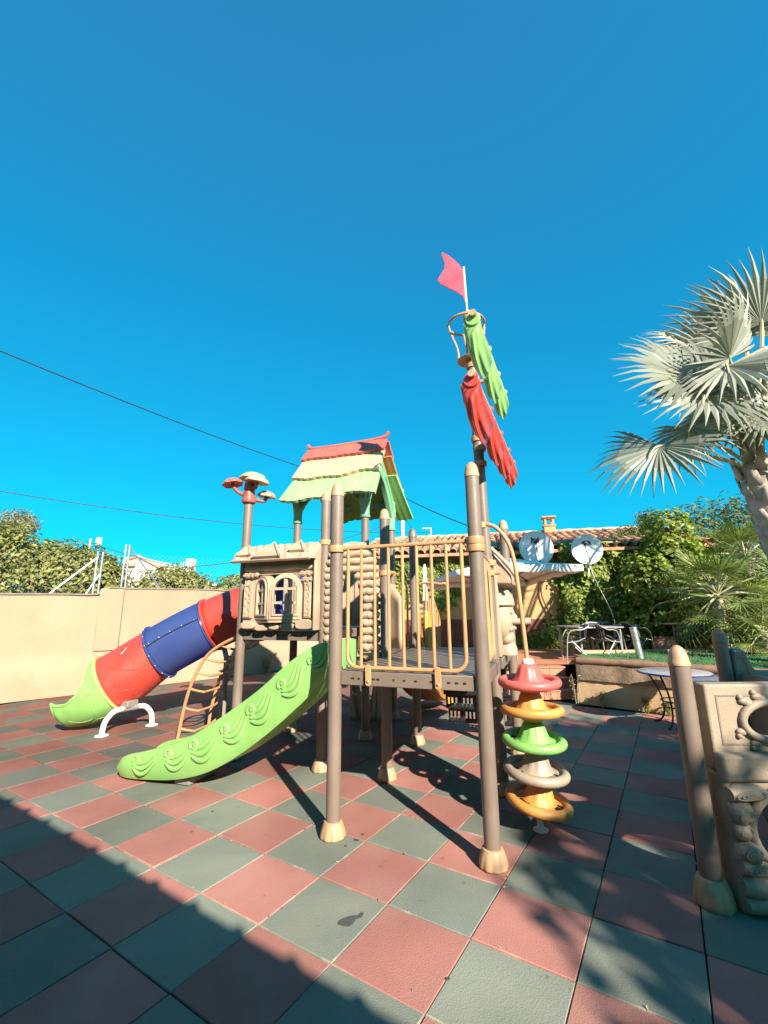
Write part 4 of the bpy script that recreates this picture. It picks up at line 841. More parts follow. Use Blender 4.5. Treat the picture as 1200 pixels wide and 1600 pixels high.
# ---- stacked-disc pole climber
HU, HV = 1.44, .60
hc = part('disc_climber_pole', MB().tube(smoothpath([(1.10, .58, 2.35), (1.17, .585, 2.365), (1.26, .59, 2.33), (1.34, .595, 2.22), (1.385, .6, 2.08), (1.41, .6, 1.8), (HU - .005, HV, 1.25), (HU, HV, 1.0), (HU, HV, .02)], 7), .0175, 12), M['rail'], play)
g = MB(); clamp(g, 1.145, .585, 2.36, r=.018, h=.05); part('clamp', g, M['rail'], hc)
g = MB(); g.lathe([(.055, 0), (.055, .008), (.025, .014), (.022, .10)], 20, (HU, HV, .001)); part('pole_foot', g, M['white'], hc)
g = MB(); g.lathe([(.046, 1.185), (.05, 1.205), (.044, 1.225), (.03, 1.235)], 18, (HU, HV, 0)); part('pole_cup', g, M['white'], hc)
def disc_mesh(m):
    g = MB(); R = .212
    g.tube([(R * math.cos(a), R * math.sin(a), 0) for a in np.linspace(0, 2 * PI, 40, endpoint=False)], .035, 12, closed=True)
    for k in range(3):      # web with three hand holes
        a0 = 2 * PI * k / 3; rows = 6
        def fn(x, y): a = a0 + (x - .5) * (1.72 - .35 * math.sin(PI * y)); r = .085 + (.215 - .085) * y; return (r * math.cos(a), r * math.sin(a), .018 * (1 - y) ** 2)
        g.grid(fn, 8, 4); g.grid(lambda x, y: (lambda p: (p[0], p[1], p[2] - .016))(fn(1 - x, y)), 8, 4)
    fl_ = lambda a, z: 1 + .07 * math.cos(10 * a) * max(0, min(1, (z + .0) * 12)) * max(0, min(1, (.17 - z) * 12))
    g.lathe([(.05, -.088), (.076, -.080), (.098, -.048), (.115, -.008), (.132, .008), (.118, .022), (.098, .06), (.082, .105), (.068, .128), (.046, .142), (.020, .146)], 40, flute=fl_)
    return g.mesh('climbing_disc', m, 55)
for z, m, tx, ty, rz in ((1.055, 'salmon', .03, -.02, .3), (.848, 'orangep', -.02, .02, 1.0), (.625, 'greendisc', .05, .03, .1), (.41, 'greydisc', .08, .05, .55), (.20, 'orangep', .13, .10, .8)):
    o = link('climbing_disc', disc_mesh(M[m]), hc, (HU, HV, z), (tx, ty, rz))

# ---- moulded figurehead panel with a cannon on the right side
fpn = part('figurehead_panel', MB().box(1.135, 1.17, 1.27, 2.27, 1.17, 2.12), M['beige'], play, bevel=.01)
def fpart(name, g, **k): return part(name, g, M['beige'], fpn, **k)
g = MB(); g.add([(1.135, 1.28, 2.20), (1.135, 2.28, 2.20), (1.31, 2.30, 1.96), (1.31, 1.26, 1.96), (1.315, 2.30, 1.87), (1.315, 1.26, 1.87), (1.135, 2.28, 1.87), (1.135, 1.28, 1.87)], [(0, 1, 2, 3), (3, 2, 4, 5), (5, 4, 6, 7), (0, 3, 5, 7), (1, 6, 4, 2), (0, 7, 6, 1)]); fpart('panel_canopy', g, bevel=.02)
g = MB(); g.tube(smoothpath([(1.13, 1.26, 2.24), (1.22, 1.25, 2.14), (1.3, 1.25, 2.04), (1.36, 1.25, 1.93), (1.35, 1.25, 1.88)], 4), .022, 8); fpart('canopy_trim', g)
MC = Vector((1.165, 1.56, 1.55))
g = MB(); g.sphere(MC, (.125, .22, .27), 22, 14); fpart('carved_face', g)
g = MB(); g.sphere(MC + Vector((0, 0, .12)), (.142, .245, .19), 20, 10); g.v = [(x, y, max(z, MC.z + .11)) for x, y, z in g.v]; fpart('carved_cap', g)
g = MB(); g.sphere(MC + Vector((-.03, 0, .33)), (.11, .2, .07), 14, 8); fpart('cap_crest', g)
g = MB(); g.sphere(MC + Vector((.115, 0, -.02)), (.045, .035, .06), 10, 8); fpart('carved_nose', g)
for s_ in (-1, 1): g = MB(); g.sphere(MC + Vector((.10, .09 * s_, .045)), (.028, .05, .026), 10, 6); fpart('carved_brow', g)
g = MB(); g.tube(smoothpath([MC + Vector((.075, -.12, -.13)), MC + Vector((.115, -.05, -.11)), MC + Vector((.128, 0, -.115)), MC + Vector((.115, .05, -.11)), MC + Vector((.075, .12, -.13))], 4), .022, 8); fpart('carved_moustache', g)
g = MB(); g.sphere(MC + Vector((.035, 0, -.21)), (.085, .13, .09), 14, 8); fpart('carved_chin', g)
g = MB(); g.tube([(1.15, 1.50, 1.50), (1.40, 1.50, 1.502), (1.40, 1.5, 1.502), (1.455, 1.5, 1.503)], [.034, .031, .037, .037], 14); fpart('cannon_barrel', g)
g = MB(); g.lathe([(.10, 1.17), (.10, 1.24), (.085, 1.27), (.07, 1.36)], 14, (1.2, 1.56, 0)); fpart('carved_collar', g)

# ---- stairs with yellow sides at the rear of the big deck
st = empty_part('rear_stairs')
def tread_mesh():
    g = MB(); W_ = .86; nx, ny = 34, 7; vs = [(i * W_ / nx, j * .195 / ny, 0) for j in range(ny + 1) for i in range(nx + 1)]; fs = []
    for j in range(ny):
        for i in range(nx):
            if j in (2, 4) and (i % 8) in (1, 3, 5): continue
            if j in (3,) and (i % 8) in (1, 3, 5): continue
            fs.append((j * (nx + 1) + i, j * (nx + 1) + i + 1, (j + 1) * (nx + 1) + i + 1, (j + 1) * (nx + 1) + i))
    g.add(vs, fs); return g.mesh('step', M['black'])
stm = tread_mesh()
for k in range(5):
    for (rx, dy, dz) in ((0, 0, 0), (PI / 2, .0, -.20)):
        o = link('step', stm, st, (.25, 2.40 + .135 * k + dy, 1.155 - .195 * k + dz - .02), (rx, 0, 0)); m_ = o.modifiers.new('solid', 'SOLIDIFY'); m_.thickness = .012
for u in (.12, 1.135):
    g = MB(); poly = smoothpath([(2.38, 1.62, 0), (2.50, 1.58, 0), (2.62, 1.38, 0), (2.85, 1.22, 0), (3.05, 1.10, 0), (3.16, 1.0, 0), (3.14, .92, 0)], 4)
    pl = [(p.x, p.y) for p in poly] + [(3.0, .93), (2.7, .97), (2.38, 1.0)]
    g.prism(pl, -.02, .02, lambda a, b, d: (u + d, a, b)); part('side_panel', g, M['yellow'], st, bevel=.012)
    g = MB(); g.tube(smoothpath([(u, 2.42, 1.3), (u, 2.42, 1.85), (u, 2.47, 1.95), (u, 2.58, 1.93), (u, 3.0, 1.62), (u, 3.12, 1.52), (u, 3.15, 1.4), (u, 3.12, 1.0)], 5), .016, 10); part('handrail', g, M['rail'], st)
    for k in range(6):
        v = 2.55 + .095 * k; zt = 1.94 - .70 * (v - 2.55); zb = 1.42 - .6 * (v - 2.6); g = MB(); g.tube([(u, v, zb - .1), (u, v, zt)], .011, 8); part('bar', g, M['rail'], st)

# ---- yellow slide leaving the gap deck, rear
ys = part('yellow_slide', MB(), M['yellow'], play)
def ys_fn(x, y):
    pts = ys_path; i = y * (len(pts) - 1); k = min(int(i), len(pts) - 2); c = pts[k].lerp(pts[k + 1], i - k)
    prof = [(-.27, .30), (-.26, .02), (-.18, 0), (.18, 0), (.26, .02), (.27, .30)]; q = x * 5; j = min(int(q), 4); a = prof[j]; b = prof[j + 1]; f = q - j
    return Vector((c.x + a[0] + (b[0] - a[0]) * f, c.y, c.z + a[1] + (b[1] - a[1]) * f))
ys_path = smoothpath([(-.36, 2.40, 1.13), (-.36, 2.65, 1.08), (-.36, 3.1, .78), (-.36, 3.7, .38), (-.36, 4.3, .16), (-.36, 4.75, .13)], 5)
g = MB(); g.grid(ys_fn, 20, 25); ys.data = g.mesh('yellow_slide', M['orangep'], 40); m_ = ys.modifiers.new('solid', 'SOLIDIFY'); m_.thickness = .03; m_.offset = 0
for u in (-.64, -.08):
    g = MB(); g.prism([(2.42, 1.1), (2.85, .95), (2.9, 1.25), (2.8, 1.55), (2.66, 1.72), (2.5, 1.78), (2.42, 1.7)], -.02, .02, lambda a, b, d: (u + d, a, b)); part('slide_hood_side', g, M['orangep'], ys, bevel=.015)
    g = MB(); g.tube([(u, 4.55, 0), (u, 4.55, .4)], .05, 12); part('slide_leg', g, M['yellow'], ys)

# ---- tree-root climbing panel under the far side of the tower
for (u, v, sg) in ((-1.32, 3.40, 1), (-.95, 3.40, -1)):
    rp = part('root_panel', MB().grid(lambda x, y: Vector((u + sg * (-.05 + (.07 + .22 * (1 - y) ** 3) * (x - .15)), v - .10 * math.sin(PI * x) * (1 + .5 * (1 - y)) + .02 * math.sin(x * 22), .01 + 1.3 * y)), 24, 16), M['beige'], play, solid=.03, sharp=70)
    for k in range(3):
        g = MB(); x = .25 + .22 * k
        g.tube([Vector((u + sg * (-.05 + (.07 + .22 * (1 - y) ** 3) * (x - .15)), v - .10 * math.sin(PI * x) * (1 + .5 * (1 - y)) - .012, .01 + 1.3 * y)) for y in np.linspace(0, 1, 14)], .014, 6); part('root_ridge', g, M['taupepanel'], rp)

# ---- panels inside and behind the tower
part('inner_board', MB().box(-1.80, -1.50, 1.30, 1.33, 1.44, 2.18), M['beige'], play, bevel=.006); part('inner_board', MB().box(-1.497, -1.37, 1.30, 1.33, 1.44, 2.18), mat('blue_board', (.03, .08, .42, 1), .4, .08), play, bevel=.006)
sb = part('tower_side_panel', MB().box(-1.885, -1.85, 1.66, 2.33, 1.42, 2.25), M['beige'], play, bevel=.01)
for k in range(4): part('panel_slat', MB().box(-1.85, -1.835, 1.70 + .16 * k, 1.80 + .16 * k, 1.46, 2.2), M['cap'], sb, bevel=.006)
part('blue_side_panel', MB().box(-1.88, -1.85, 1.27, 1.655, 1.42, 2.22), mat('blue_side_plastic', (.025, .06, .34, 1), .4, .08), play, bevel=.01)
ip = part('inner_panel', MB().box(-1.42, -.80, 2.40, 2.44, 1.42, 2.28), M['beige'], play, bevel=.01)
for k in range(5): part('panel_rib', MB().box(-1.38 + .12 * k, -1.31 + .12 * k, 2.385, 2.40, 1.5, 2.2), M['beige'], ip, bevel=.006)
bp2 = part('blue_entry_panel', MB().box(-1.80, -1.43, 2.40, 2.44, 1.42, 2.28), mat('blue_plastic', (.02, .045, .30, 1), .4, .08), play, bevel=.01)
g = MB(); g.grid(lambda x, y: Vector((-.66 + .56 * x, 2.02 + .16 * math.sin(PI * x), 1.16 + (.62 + .22 * math.sin(PI * x)) * y)), 12, 5); part('curved_panel', g, M['beige'], play, solid=.03)

# ================================================================== RIGHT-HAND LOW PLAY CUBE
PH2 = math.atan2(R0[1], R0[0])           # local x = to the right, y = away
pc = thing('play_cube', 'low beige play cube with rounded posts and moulded log panel at right edge', 'play house', (2.57, .96, 0), PH2)
def pc_post(x, y, h, m_):
    g = MB(); g.tube([(x, y, 0), (x, y, h - .10)], .057, 22); p = part('post', g, M['post'], pc)
    g = MB(); g.lathe([(.061, -.012), (.061, .004), (.0575, .01), (.055, .035), (.047, .065), (.033, .09), (.015, .104), (.004, .107)], 22, (x, y, h - .10)); part('post_cap', g, m_, p, sharp=50)
    g = MB(); g.lathe([(.092, 0), (.098, .012), (.096, .04), (.088, .085), (.077, .12), (.070, .134), (.058, .138)], 54, (x, y, .001), flute=lambda a, z: 1 + .07 * (abs(math.cos(4.5 * a)) - .6) * (z < .125)); part('foot_collar', g, M['cap'], p, sharp=50)
dp2 = at(1122, 985, 4.15); rel2 = (Matrix.Rotation(-PH2, 4, 'Z') @ (dp2 - Vector((2.57, .96, 0))))
Y2 = rel2.y; X2 = rel2.x
pc_post(0, 0, 1.39, M['cap']); pc_post(X2, Y2, 1.43, mat('brown_cap', (.25, .14, .075, 1), .5, .15, 6)); pc_post(1.35, 0, 1.39, M['cap']); pc_post(X2 + 1.3, Y2, 1.43, M['cap'])
# near panel: plain upper part with an oval window, log relief with a round crawl hole below
pn = part('front_panel', MB(), M['cubebeige'], pc)
XW, ZW = .50, .96; XH, ZH = .46, .41
def ell(cx, cz, rx, rz, n=28): return [(cx + rx * math.cos(2 * PI * k / n + PI * .75 + PI / 2), cz + rz * math.sin(2 * PI * k / n + PI * .75 + PI / 2)) for k in range(n)]
def rect_loop(x0, x1, z0, z1, n=28):
    """rectangle sampled so that points pair up with ell()"""
    out = []
    cx, cz = (x0 + x1) / 2, (z0 + z1) / 2
    for k in range(n):
        a = 2 * PI * k / n + PI * .75 + PI / 2; c, s = math.cos(a), math.sin(a); t = 1 / max(abs(c) / ((x1 - x0) / 2), abs(s) / ((z1 - z0) / 2)); out.append((cx + c * t, cz + s * t))
    for q in ((x0, z0), (x1, z0), (x1, z1), (x0, z1)):
        i = min(range(n), key=lambda j: (out[j][0] - q[0]) ** 2 + (out[j][1] - q[1]) ** 2); out[i] = q
    return out
fy = lambda a, b, d: (a, d, b)
g = MB(); g.ring_prism(rect_loop(.095, 1.28, .69, 1.17), ell(XW, ZW, .19, .10), -.05, .05, fy); pn.data = g.mesh('front_panel', M['cubebeige'], 30); b_ = pn.modifiers.new('bevel', 'BEVEL'); b_.width = .016; b_.segments = 3; b_.limit_method = 'ANGLE'; b_.angle_limit = math.radians(50)
g = MB(); g.ring_prism(rect_loop(.155, 1.22, .83, 1.11), rect_loop(.165, 1.21, .84, 1.10), -.0535, -.045, fy); part('moulded_groove', g, M['taupepanel'], pn)
g = MB(); o = ell(XW, ZW, .21, .115); g.tube([(a, -.058, b) for a, b in o], .024, 10, closed=True); part('window_rim', g, M['cubebeige'], pn)
for (a, b, s_) in ((XW - .185, ZW + .115, 1), (XW - .225, ZW - .055, -1), (XW - .10, ZW + .14, 1), (XW - .15, ZW - .12, -1)):
    g = MB(); g.sphere((a, -.055, b), (.035, .018, .022), 10, 6); g.sphere((a + .03, -.055, b - .015 * s_), (.03, .018, .024), 10, 6); g.sphere((a - .018, -.056, b + .022 * s_), (.018, .016, .018), 10, 6); part('rim_scroll', g, M['cubebeige'], pn, sharp=70)
lowp = part('lower_panel', MB().ring_prism(rect_loop(.09, 1.28, .0, .69), ell(XH, ZH, .255, .195), -.10, .04, fy), M['cubebeige'], pc, bevel=.02)
g = MB(); g.tube([(a, -.115, b) for a, b in ell(XH, ZH, .27, .21)], .026, 10, closed=True); part('crawl_hole_rim', g, M['cubebeige'], lowp)
g = MB(); g.box(.085, 1.28, -.13, -.045, .655, .80); part('ledge', g, M['cubebeige'], lowp, bevel=.02)
zz = .055; k = 0
while zz < .64:
    hh = .085 + .02 * (k % 2); half = math.sqrt(max(0, 1 - ((zz - ZH) / .235) ** 2)) * .275 if abs(zz - ZH) < .235 else 0
    spans = [(.10, 1.26)] if half == 0 else [(.10, XH - half), (XH + half, 1.26)]
    for (a, b) in spans:
        if b - a < .04: continue
        n_ = max(4, int((b - a) / .06)); g = MB()
        g.tube([(a + (b - a) * i / n_, -.105 + .006 * math.sin(i * 1.7 + k * 2), zz + .008 * math.sin(i * .9 + k)) for i in range(n_ + 1)], [hh * .55 * (.75 if i in (0, n_) else 1 + .07 * math.sin(i * 2.1 + k)) for i in range(n_ + 1)], 12)
        lg = part('log_relief', g, M['cubebeige'], lowp, sharp=70)
        g = MB()
        for q in range(2):
            cx = a + (b - a) * (.3 + .4 * q)
            if b - a < .25: cx = (a + b) / 2
            if b - a > .25 or q == 0:
                for rr in (.036, .023, .011): g.tube([(cx + rr * min(3.2, (b - a) * .40 / .036) * math.cos(t) - .03 * q, -.103 - math.sqrt(max(0, (hh * .55) ** 2 - (rr * .6 * math.sin(t) + rr * .2 * math.cos(t)) ** 2)), zz + rr * .6 * math.sin(t) + rr * .2 * math.cos(t)) for t in np.linspace(0, 2 * PI, 16, endpoint=False)], .004, 5, closed=True)
        stuff(part('wood_grain_lines', g, M['cubebeige'], lowp))
    zz += hh * .95; k += 1
# far panel with the stepped top
g = MB(); poly = [(X2 + .06, .15), (X2 + .06, 1.255), (X2 + .14, 1.26), (X2 + .185, 1.235), (X2 + .20, 1.17), (X2 + .215, 1.11), (X2 + .25, 1.075), (X2 + .32, 1.065), (X2 + 1.24, 1.065), (X2 + 1.24, .15)]
g.prism(poly, Y2 - .045, Y2 + .045, fy); bp_ = part('rear_panel', g, M['taupepanel'], pc, bevel=.018)
g = MB(); g.tube(smoothpath([(X2 + .085, Y2 - .046, 1.18), (X2 + .14, Y2 - .046, 1.18), (X2 + .165, Y2 - .046, 1.12), (X2 + .185, Y2 - .046, 1.04), (X2 + .25, Y2 - .046, 1.01), (X2 + .5, Y2 - .046, 1.005), (X2 + 1.2, Y2 - .046, 1.005)], 4), .005, 6); part('moulded_groove', g, M['post'], bp_)
g = MB(); g.sphere((X2 + .078, Y2 - .05, 1.235), .014, 8, 5); part('bolt', g, M['steel'], bp_)
part('side_panel', MB().box(1.30, 1.40, .08, Y2 - .08, .05, 1.05), M['taupepanel'], pc, bevel=.015)

# ================================================================== TERRACE, STEPS, RETAINING WALL
def fpoint(d, r, z): p = CAM + F0 * d + R0 * r; return Vector((p[0], p[1], z))
rw = thing('retaining_wall', 'low stained wall with a brown stone band and log edging under the green turf', 'wall')
def rwp(s, n_, z): return WS + WD * s + WN * n_ + Vector((0, 0, z))
RWL = 5.2
def rw_slab(z0, z1, n0, n1, wob, name, m, sd, s0=0.0, bev=.0):
    g = MB(); nu = 60; r = random.Random(sd); hs_ = [(r.uniform(-1, 1), r.uniform(-1, 1)) for _ in range(nu + 1)]
    prof = [(n0, z0), (n0, z0 * .7 + z1 * .3), (n0, z0 * .3 + z1 * .7), (n0 + .01, z1), (n1, z1), (n1, z0)]
    def fn(u, v):
        k = int(round(v * 5)); a, b = prof[k]; i = int(round(u * nu)); q = hs_[i]
        return rwp(s0 + (RWL - s0) * u, a + (wob * q[k % 2] if k < 4 else 0), b + (wob * .8 * q[0] if k == 3 else 0))
    g.grid(fn, nu, 5); c0 = len(g.v)
    for i in (0, nu): g.f.append(tuple(k * (nu + 1) + i for k in range(6)))
    return part(name, g, m, rw, sharp=45)
rw_slab(0, .40, .03, .25, .006, 'stained_base', M['ruststucco'], 1); rw_slab(.405, .655, .0, .25, .014, 'stone_band', M['stone'], 2)
g = MB(); g.tube([rwp(s, .05 + .008 * math.sin(s * 3), .715 + .006 * math.sin(s * 2.1)) for s in np.linspace(.02, RWL, 30)], [.062 + .005 * math.sin(k * 1.3) for k in range(30)], 12); part('edging_log', g, M['log'], rw)
# turf bed on top and paved terrace behind
g = MB(); a = [rwp(.0, .12, .68), rwp(RWL, .12, .68), fpoint(9.9, 9.5, .66), fpoint(9.9, 4.25, .66)]
g.add(a + [p - Vector((0, 0, .2)) for p in a], [(0, 1, 2, 3), (4, 7, 6, 5), (2, 6, 7, 3), (3, 7, 4, 0)]); structure(link('turf_bed', g.mesh('turf_bed', M['turf'])))
n = 5000; pp = []
while len(pp) < n:
    s = random.uniform(0.05, RWL); k = random.uniform(.14, 3.2); q = rwp(s, k, .685); d, r = depth_right(q.x, q.y)
    if d < 9.85 and r > 3.62 + (d - 8.2) * .38: pp.append(tuple(q))
stuff(link('turf_blades', leafmesh('turf_blades', pp, np.tile([1, -1, .3], (n, 1)) + rng.normal(size=(n, 3)) * .8, rng.uniform(.03, .06, n), leafmat('turf_blade', (.035, .10, .03, 1), (.09, .20, .06, 1)), .3, droop=[0, 0, 1.0])))
g = MB(); g.add([fpoint(9.42, 1.9, .50), fpoint(9.42, 4.05, .50), fpoint(10.05, 4.25, .50), fpoint(10.0, 12, .5), fpoint(15, 12, .50), fpoint(15, 1.9, .5)], [(0, 1, 2, 3, 4, 5)]); structure(link('terrace', g.mesh('terrace', M['terracotta'])))
kb = thing('bed_kerb', 'pale low kerb along the back of the green turf bed', 'kerb'); g = MB(); g.box(-.0, 6, 0, .12, .5, .72); part('kerb_face', MB().add([fpoint(9.92 + y, 4.3 + x, z) for x, y, z in g.v], g.f), M['ruststucco'], kb, bevel=.01)
steps = thing('terracotta_steps', 'terracotta tiled steps up to the terrace beside the retaining wall', 'steps')
for k in range(3):
    d0 = 8.47 + .31 * k; z0, z1 = .165 * k, .165 * (k + 1); r1 = 3.50 + .03 * k; r0_ = 1.97; n_ = 5
    g = MB(); g.box(r0_, r1, d0 + .03, 9.6, z0, z1 - .012); part('step_core', MB().add([fpoint(y, x, z) for x, y, z in g.v], g.f), M['terracotta'], steps)
    for i in range(n_):
        a = r0_ + (r1 - r0_) * i / n_; b = r0_ + (r1 - r0_) * (i + 1) / n_
        for (x0, x1, y0, y1, q0, q1) in ((a + .003, b - .003, d0 + .012, d0 + .03, z0 + .004, z1 - .028), (a + .003, b - .003, d0 - .008, d0 + .31, z1 - .024, z1 + random.uniform(-.001, .001))):
            g = MB(); g.box(x0, x1, y0, y1, q0, q1); part('step_tile', MB().add([fpoint(y, x, z) for x, y, z in g.v], g.f), M['terracotta'], steps, bevel=.004)
# weeds at the foot of the retaining wall
def weed(px_s, n_off, h, nl, label, name='weed', m='dry'):
    t = thing(name, label, 'plant', rwp(px_s, n_off, 0)); pos = []; nr = []
    for k in range(9):
        a = random.uniform(0, 2 * PI); lean = random.uniform(.05, .45) * h; g = MB()
        pts = [(0.03 * math.cos(a), .03 * math.sin(a), 0), (.5 * lean * math.cos(a), .5 * lean * math.sin(a), h * .5), (lean * math.cos(a), lean * math.sin(a), h * random.uniform(.75, 1))]
        g.tube(pts, [.004, .003, .0015], 5); part('stem', g, M['petiole'] if m == 'dry' else M['stem'], t)
        for j in range(nl):
            f = random.uniform(.15, 1); pos.append((pts[2][0] * f + random.gauss(0, .02), pts[2][1] * f + random.gauss(0, .02), pts[2][2] * f)); nr.append((random.gauss(0, 1), random.gauss(0, 1), random.gauss(.4, 1)))
    stuff(link('leaves', leafmesh('leaves', pos, nr, rng.uniform(.02, .05, len(pos)), M[m], .4), t)); return t
weed(-.02, -.05, .55, 12, 'tall dry grass tuft at the corner of steps and low wall')
weed(.38, -.03, .28, 16, 'short straw coloured weed against the sunlit part of the low wall')
weed(1.05, -.05, .26, 26, 'low green weed clump against the stained low wall', m='ivy'); weed(1.35, -.05, .22, 26, 'small dark weed on the shaded side of the low wall', m='ivy')
wt = weed(0, 0, .5, 60, 'small leafy bush at the foot of the cream wall', 'wall_bush', 'hedge'); wt.location = wp(s_of_y(6.3), .25, 0)

# ================================================================== FURNITURE
def round_table(p, R, h, rz, label):
    t = thing('round_table', label, 'table', p, rz)
    g = MB(); g.lathe([(R * .96, h - .032), (R, h - .026), (R, h - .008), (R - .012, h)], 40); part('table_top', g, M['greytop'], t)
    g = MB(); g.tube([((R + .004) * math.cos(a), (R + .004) * math.sin(a), h - .018) for a in np.linspace(0, 2 * PI, 40, endpoint=False)], .013, 6, closed=True); part('table_rim', g, M['bluemetal'], t)
    for k in range(4):
        a = PI / 4 + k * PI / 2; f = lambda r, z: (r * math.cos(a), r * math.sin(a), z)
        g = MB(); g.tube(smoothpath([f(R * .86, h - .035), f(R * .62, h * .72), f(R * .46, h * .45), f(R * .45, h * .22), f(R * .55, .06), f(R * .70, .012), f(R * .78, .012)], 5), .013, 8); part('leg', g, M['black'], t)
    for z in (.30, .40):
        g = MB(); g.tube([(R * .46 * math.cos(a), R * .46 * math.sin(a), h * z + .04) for a in np.linspace(0, 2 * PI, 28, endpoint=False)], .009, 6, closed=True); part('leg_ring', g, M['black'], t)
    return t
tp_ = onground(1052, 1128); round_table((2.50, 5.36, 0), .46, .73, .35, 'round grey topped table on curved black iron legs by the low wall')
q_ = at(1150, 1054, 5.6); round_table((q_.x, q_.y, 0), .48, .73, .1, 'blue rimmed round table behind the beige play cube')
def square_table(p, w_, rz, label, h=.72):
    t = thing('square_table', label, 'table', p, rz); part('table_top', MB().box(-w_ / 2, w_ / 2, -w_ / 2, w_ / 2, h - .03, h), M['alu'], t, bevel=.008)
    for a in (-1, 1):
        for b in (-1, 1): g = MB(); g.tube([(a * w_ * .44, b * w_ * .44, 0), (a * w_ * .44, b * w_ * .44, h - .03)], .02, 10); part('leg', g, M['alu'], t)
    return t
def bistro_chair(p, rz, label):
    t = thing('bistro_chair', label, 'chair', p, rz, 'aluminium chairs on the terrace')
    part('seat', MB().box(-.21, .21, -.20, .20, .425, .445), M['weave'], t, bevel=.01)
    g = MB(); g.grid(lambda u, v: Vector(((u - .5) * .40 * (1 + .1 * v), .20 + .05 * v - .05 * (2 * u - 1) ** 2, .50 + .25 * v)), 8, 4); part('backrest', g, M['weave'], t, solid=.012)
    for k in range(6):
        x = -.15 + .06 * k; g = MB(); g.tube([(x, .198, .5), (x * 1.1, .245, .75)], .008, 5); part('back_cane', g, M['weave'], t)
    for s in (-1, 1):
        g = MB(); g.tube(smoothpath([(s * .25, -.24, 0), (s * .245, -.20, .42), (s * .25, -.15, .60), (s * .26, -.05, .66), (s * .26, .12, .67), (s * .22, .26, .74), (s * .12, .27, .78), (0, .275, .79)], 5), .0125, 8); part('arm_frame', g, M['alu'], t)
        g = MB(); g.tube([(s * .21, -.1, .43), (s * .23, .30, 0)], .0125, 8); part('rear_leg', g, M['alu'], t)
        g = MB(); g.tube([(s * .245, -.205, .40), (s * .22, .0, .42), (s * .21, .18, .5)], .01, 8); part('side_brace', g, M['alu'], t)
    g = MB(); g.tube([(-.245, -.2, .405), (.245, -.2, .405)], .01, 8); part('seat_bar', g, M['alu'], t)
TZ = .50
def on_t(px, d, z=TZ): p = at(px, 952, d); return (p.x, p.y, z)
BR = PH2
square_table(on_t(916, 10.35), 1.05, BR + .1, 'aluminium square table with chairs in front of the ivy, left one')
square_table(on_t(956, 11.1), .8, BR + .3, 'small aluminium table half hidden behind the chairs, in front of the ivy')
square_table(on_t(1062, 11.1), 1.15, BR - .05, 'dark topped terrace table behind the turf, near the fan palm', .74)
for px, d, rz, lb in ((893, 9.95, -PI / 2 - .2, 'aluminium chair at left end of the terrace table, nearest the steps'), (912, 10.9, PI + .1, 'chair tucked in on the ivy side of the left terrace table'), (938, 9.95, 1.9, 'chair at the right end of the left terrace table with curved arms'), (962, 10.5, .7, 'chair between the two aluminium tables on the terrace'), (990, 10.6, PI / 2, 'chair left of the steel post, facing the small table'), (1077, 10.35, PI - .05, 'dark slatted back chair standing behind the turf bed kerb'), (928, 11.2, PI - .3, 'chair furthest back against the ivy by the left table')):
    bistro_chair(on_t(px, d), BR + rz, lb)
sp = at(1000, 1022, 8.75); t_ = thing('steel_post', 'short leaning stainless steel post on the green turf', 'post', (sp.x, sp.y, .67)); g = MB(); e = Vector(R0) * -.07; g.tube([(0, 0, 0), (e.x, e.y, .57)], .062, 16); part('post_tube', g, M['steel'], t_); g = MB(); g.tube([(e.x, e.y, .57), (e.x * 1.03, e.y * 1.03, .585)], .066, 16); part('post_lid', g, M['steel'], t_)
pot = at(1040, 1015, 10.6); t_ = thing('clay_pot', 'round terracotta pot standing in the shade behind the turf', 'pot', (pot.x, pot.y, .5)); g = MB(); g.lathe([(.16, 0), (.25, .1), (.27, .28), (.2, .4), (.22, .44), (.19, .44), (.15, .3)], 20); part('pot_body', g, M['terracotta'], t_)

# ================================================================== IVY-COVERED BUILDING
BL, BRt = at(560, 952, 14.4), at(1110, 952, 12.2); bd = (BRt - BL); bd.z = 0; BLEN = bd.length; bd.normalize(); bn = Vector((bd.y, -bd.x, 0))     # bn towards the camera
B0 = Vector((BL.x, BL.y, 0))
def bp(s, n_, z): return B0 + bd * s + bn * n_ + Vector((0, 0, z))
def bx(mb, s0, s1, n0, n1, z0, z1): g = MB(); g.box(s0, s1, n0, n1, z0, z1); mb.add([bp(*p) for p in g.v], g.f); return mb
house = thing('ivy_house', 'low ochre building with clay tile roof and a wall covered in ivy', 'building')
EZ = 3.36
part('wall', bx(MB(), 0, BLEN, -4.5, 0, 0, EZ), M['ochre'], house); part('painted_band', bx(MB(), 0, BLEN, 0, .012, 0, 1.32), M['redband'], house)
RUN, RISE = 3.2, .98
g = MB(); g.add([bp(-.2, .42, EZ - .06), bp(BLEN + .2, .42, EZ - .06), bp(BLEN + .2, -RUN, EZ + RISE), bp(-.2, -RUN, EZ + RISE), bp(-.2, .42, EZ - .14), bp(BLEN + .2, .42, EZ - .14), bp(BLEN + .2, -RUN - 2.5, EZ), bp(-.2, -RUN - 2.5, EZ)], [(0, 1, 2, 3), (0, 4, 5, 1), (3, 2, 6, 7), (4, 7, 6, 5)]); part('roof_deck', g, M['rooftile'], house)
NCOL, NROW = 42, 7; step = (BLEN + .4) / NCOL; slope = math.atan2(RISE + .06, RUN + .42); rl = math.hypot(RISE + .06, RUN + .42) / NROW
g = MB(); n_ = 7
for j, (r, y) in enumerate(((.112, 0), (.095, rl * 1.12))):
    for k in range(n_): a = PI * k / (n_ - 1); g.v.append((r * math.cos(a), y, r * math.sin(a)))
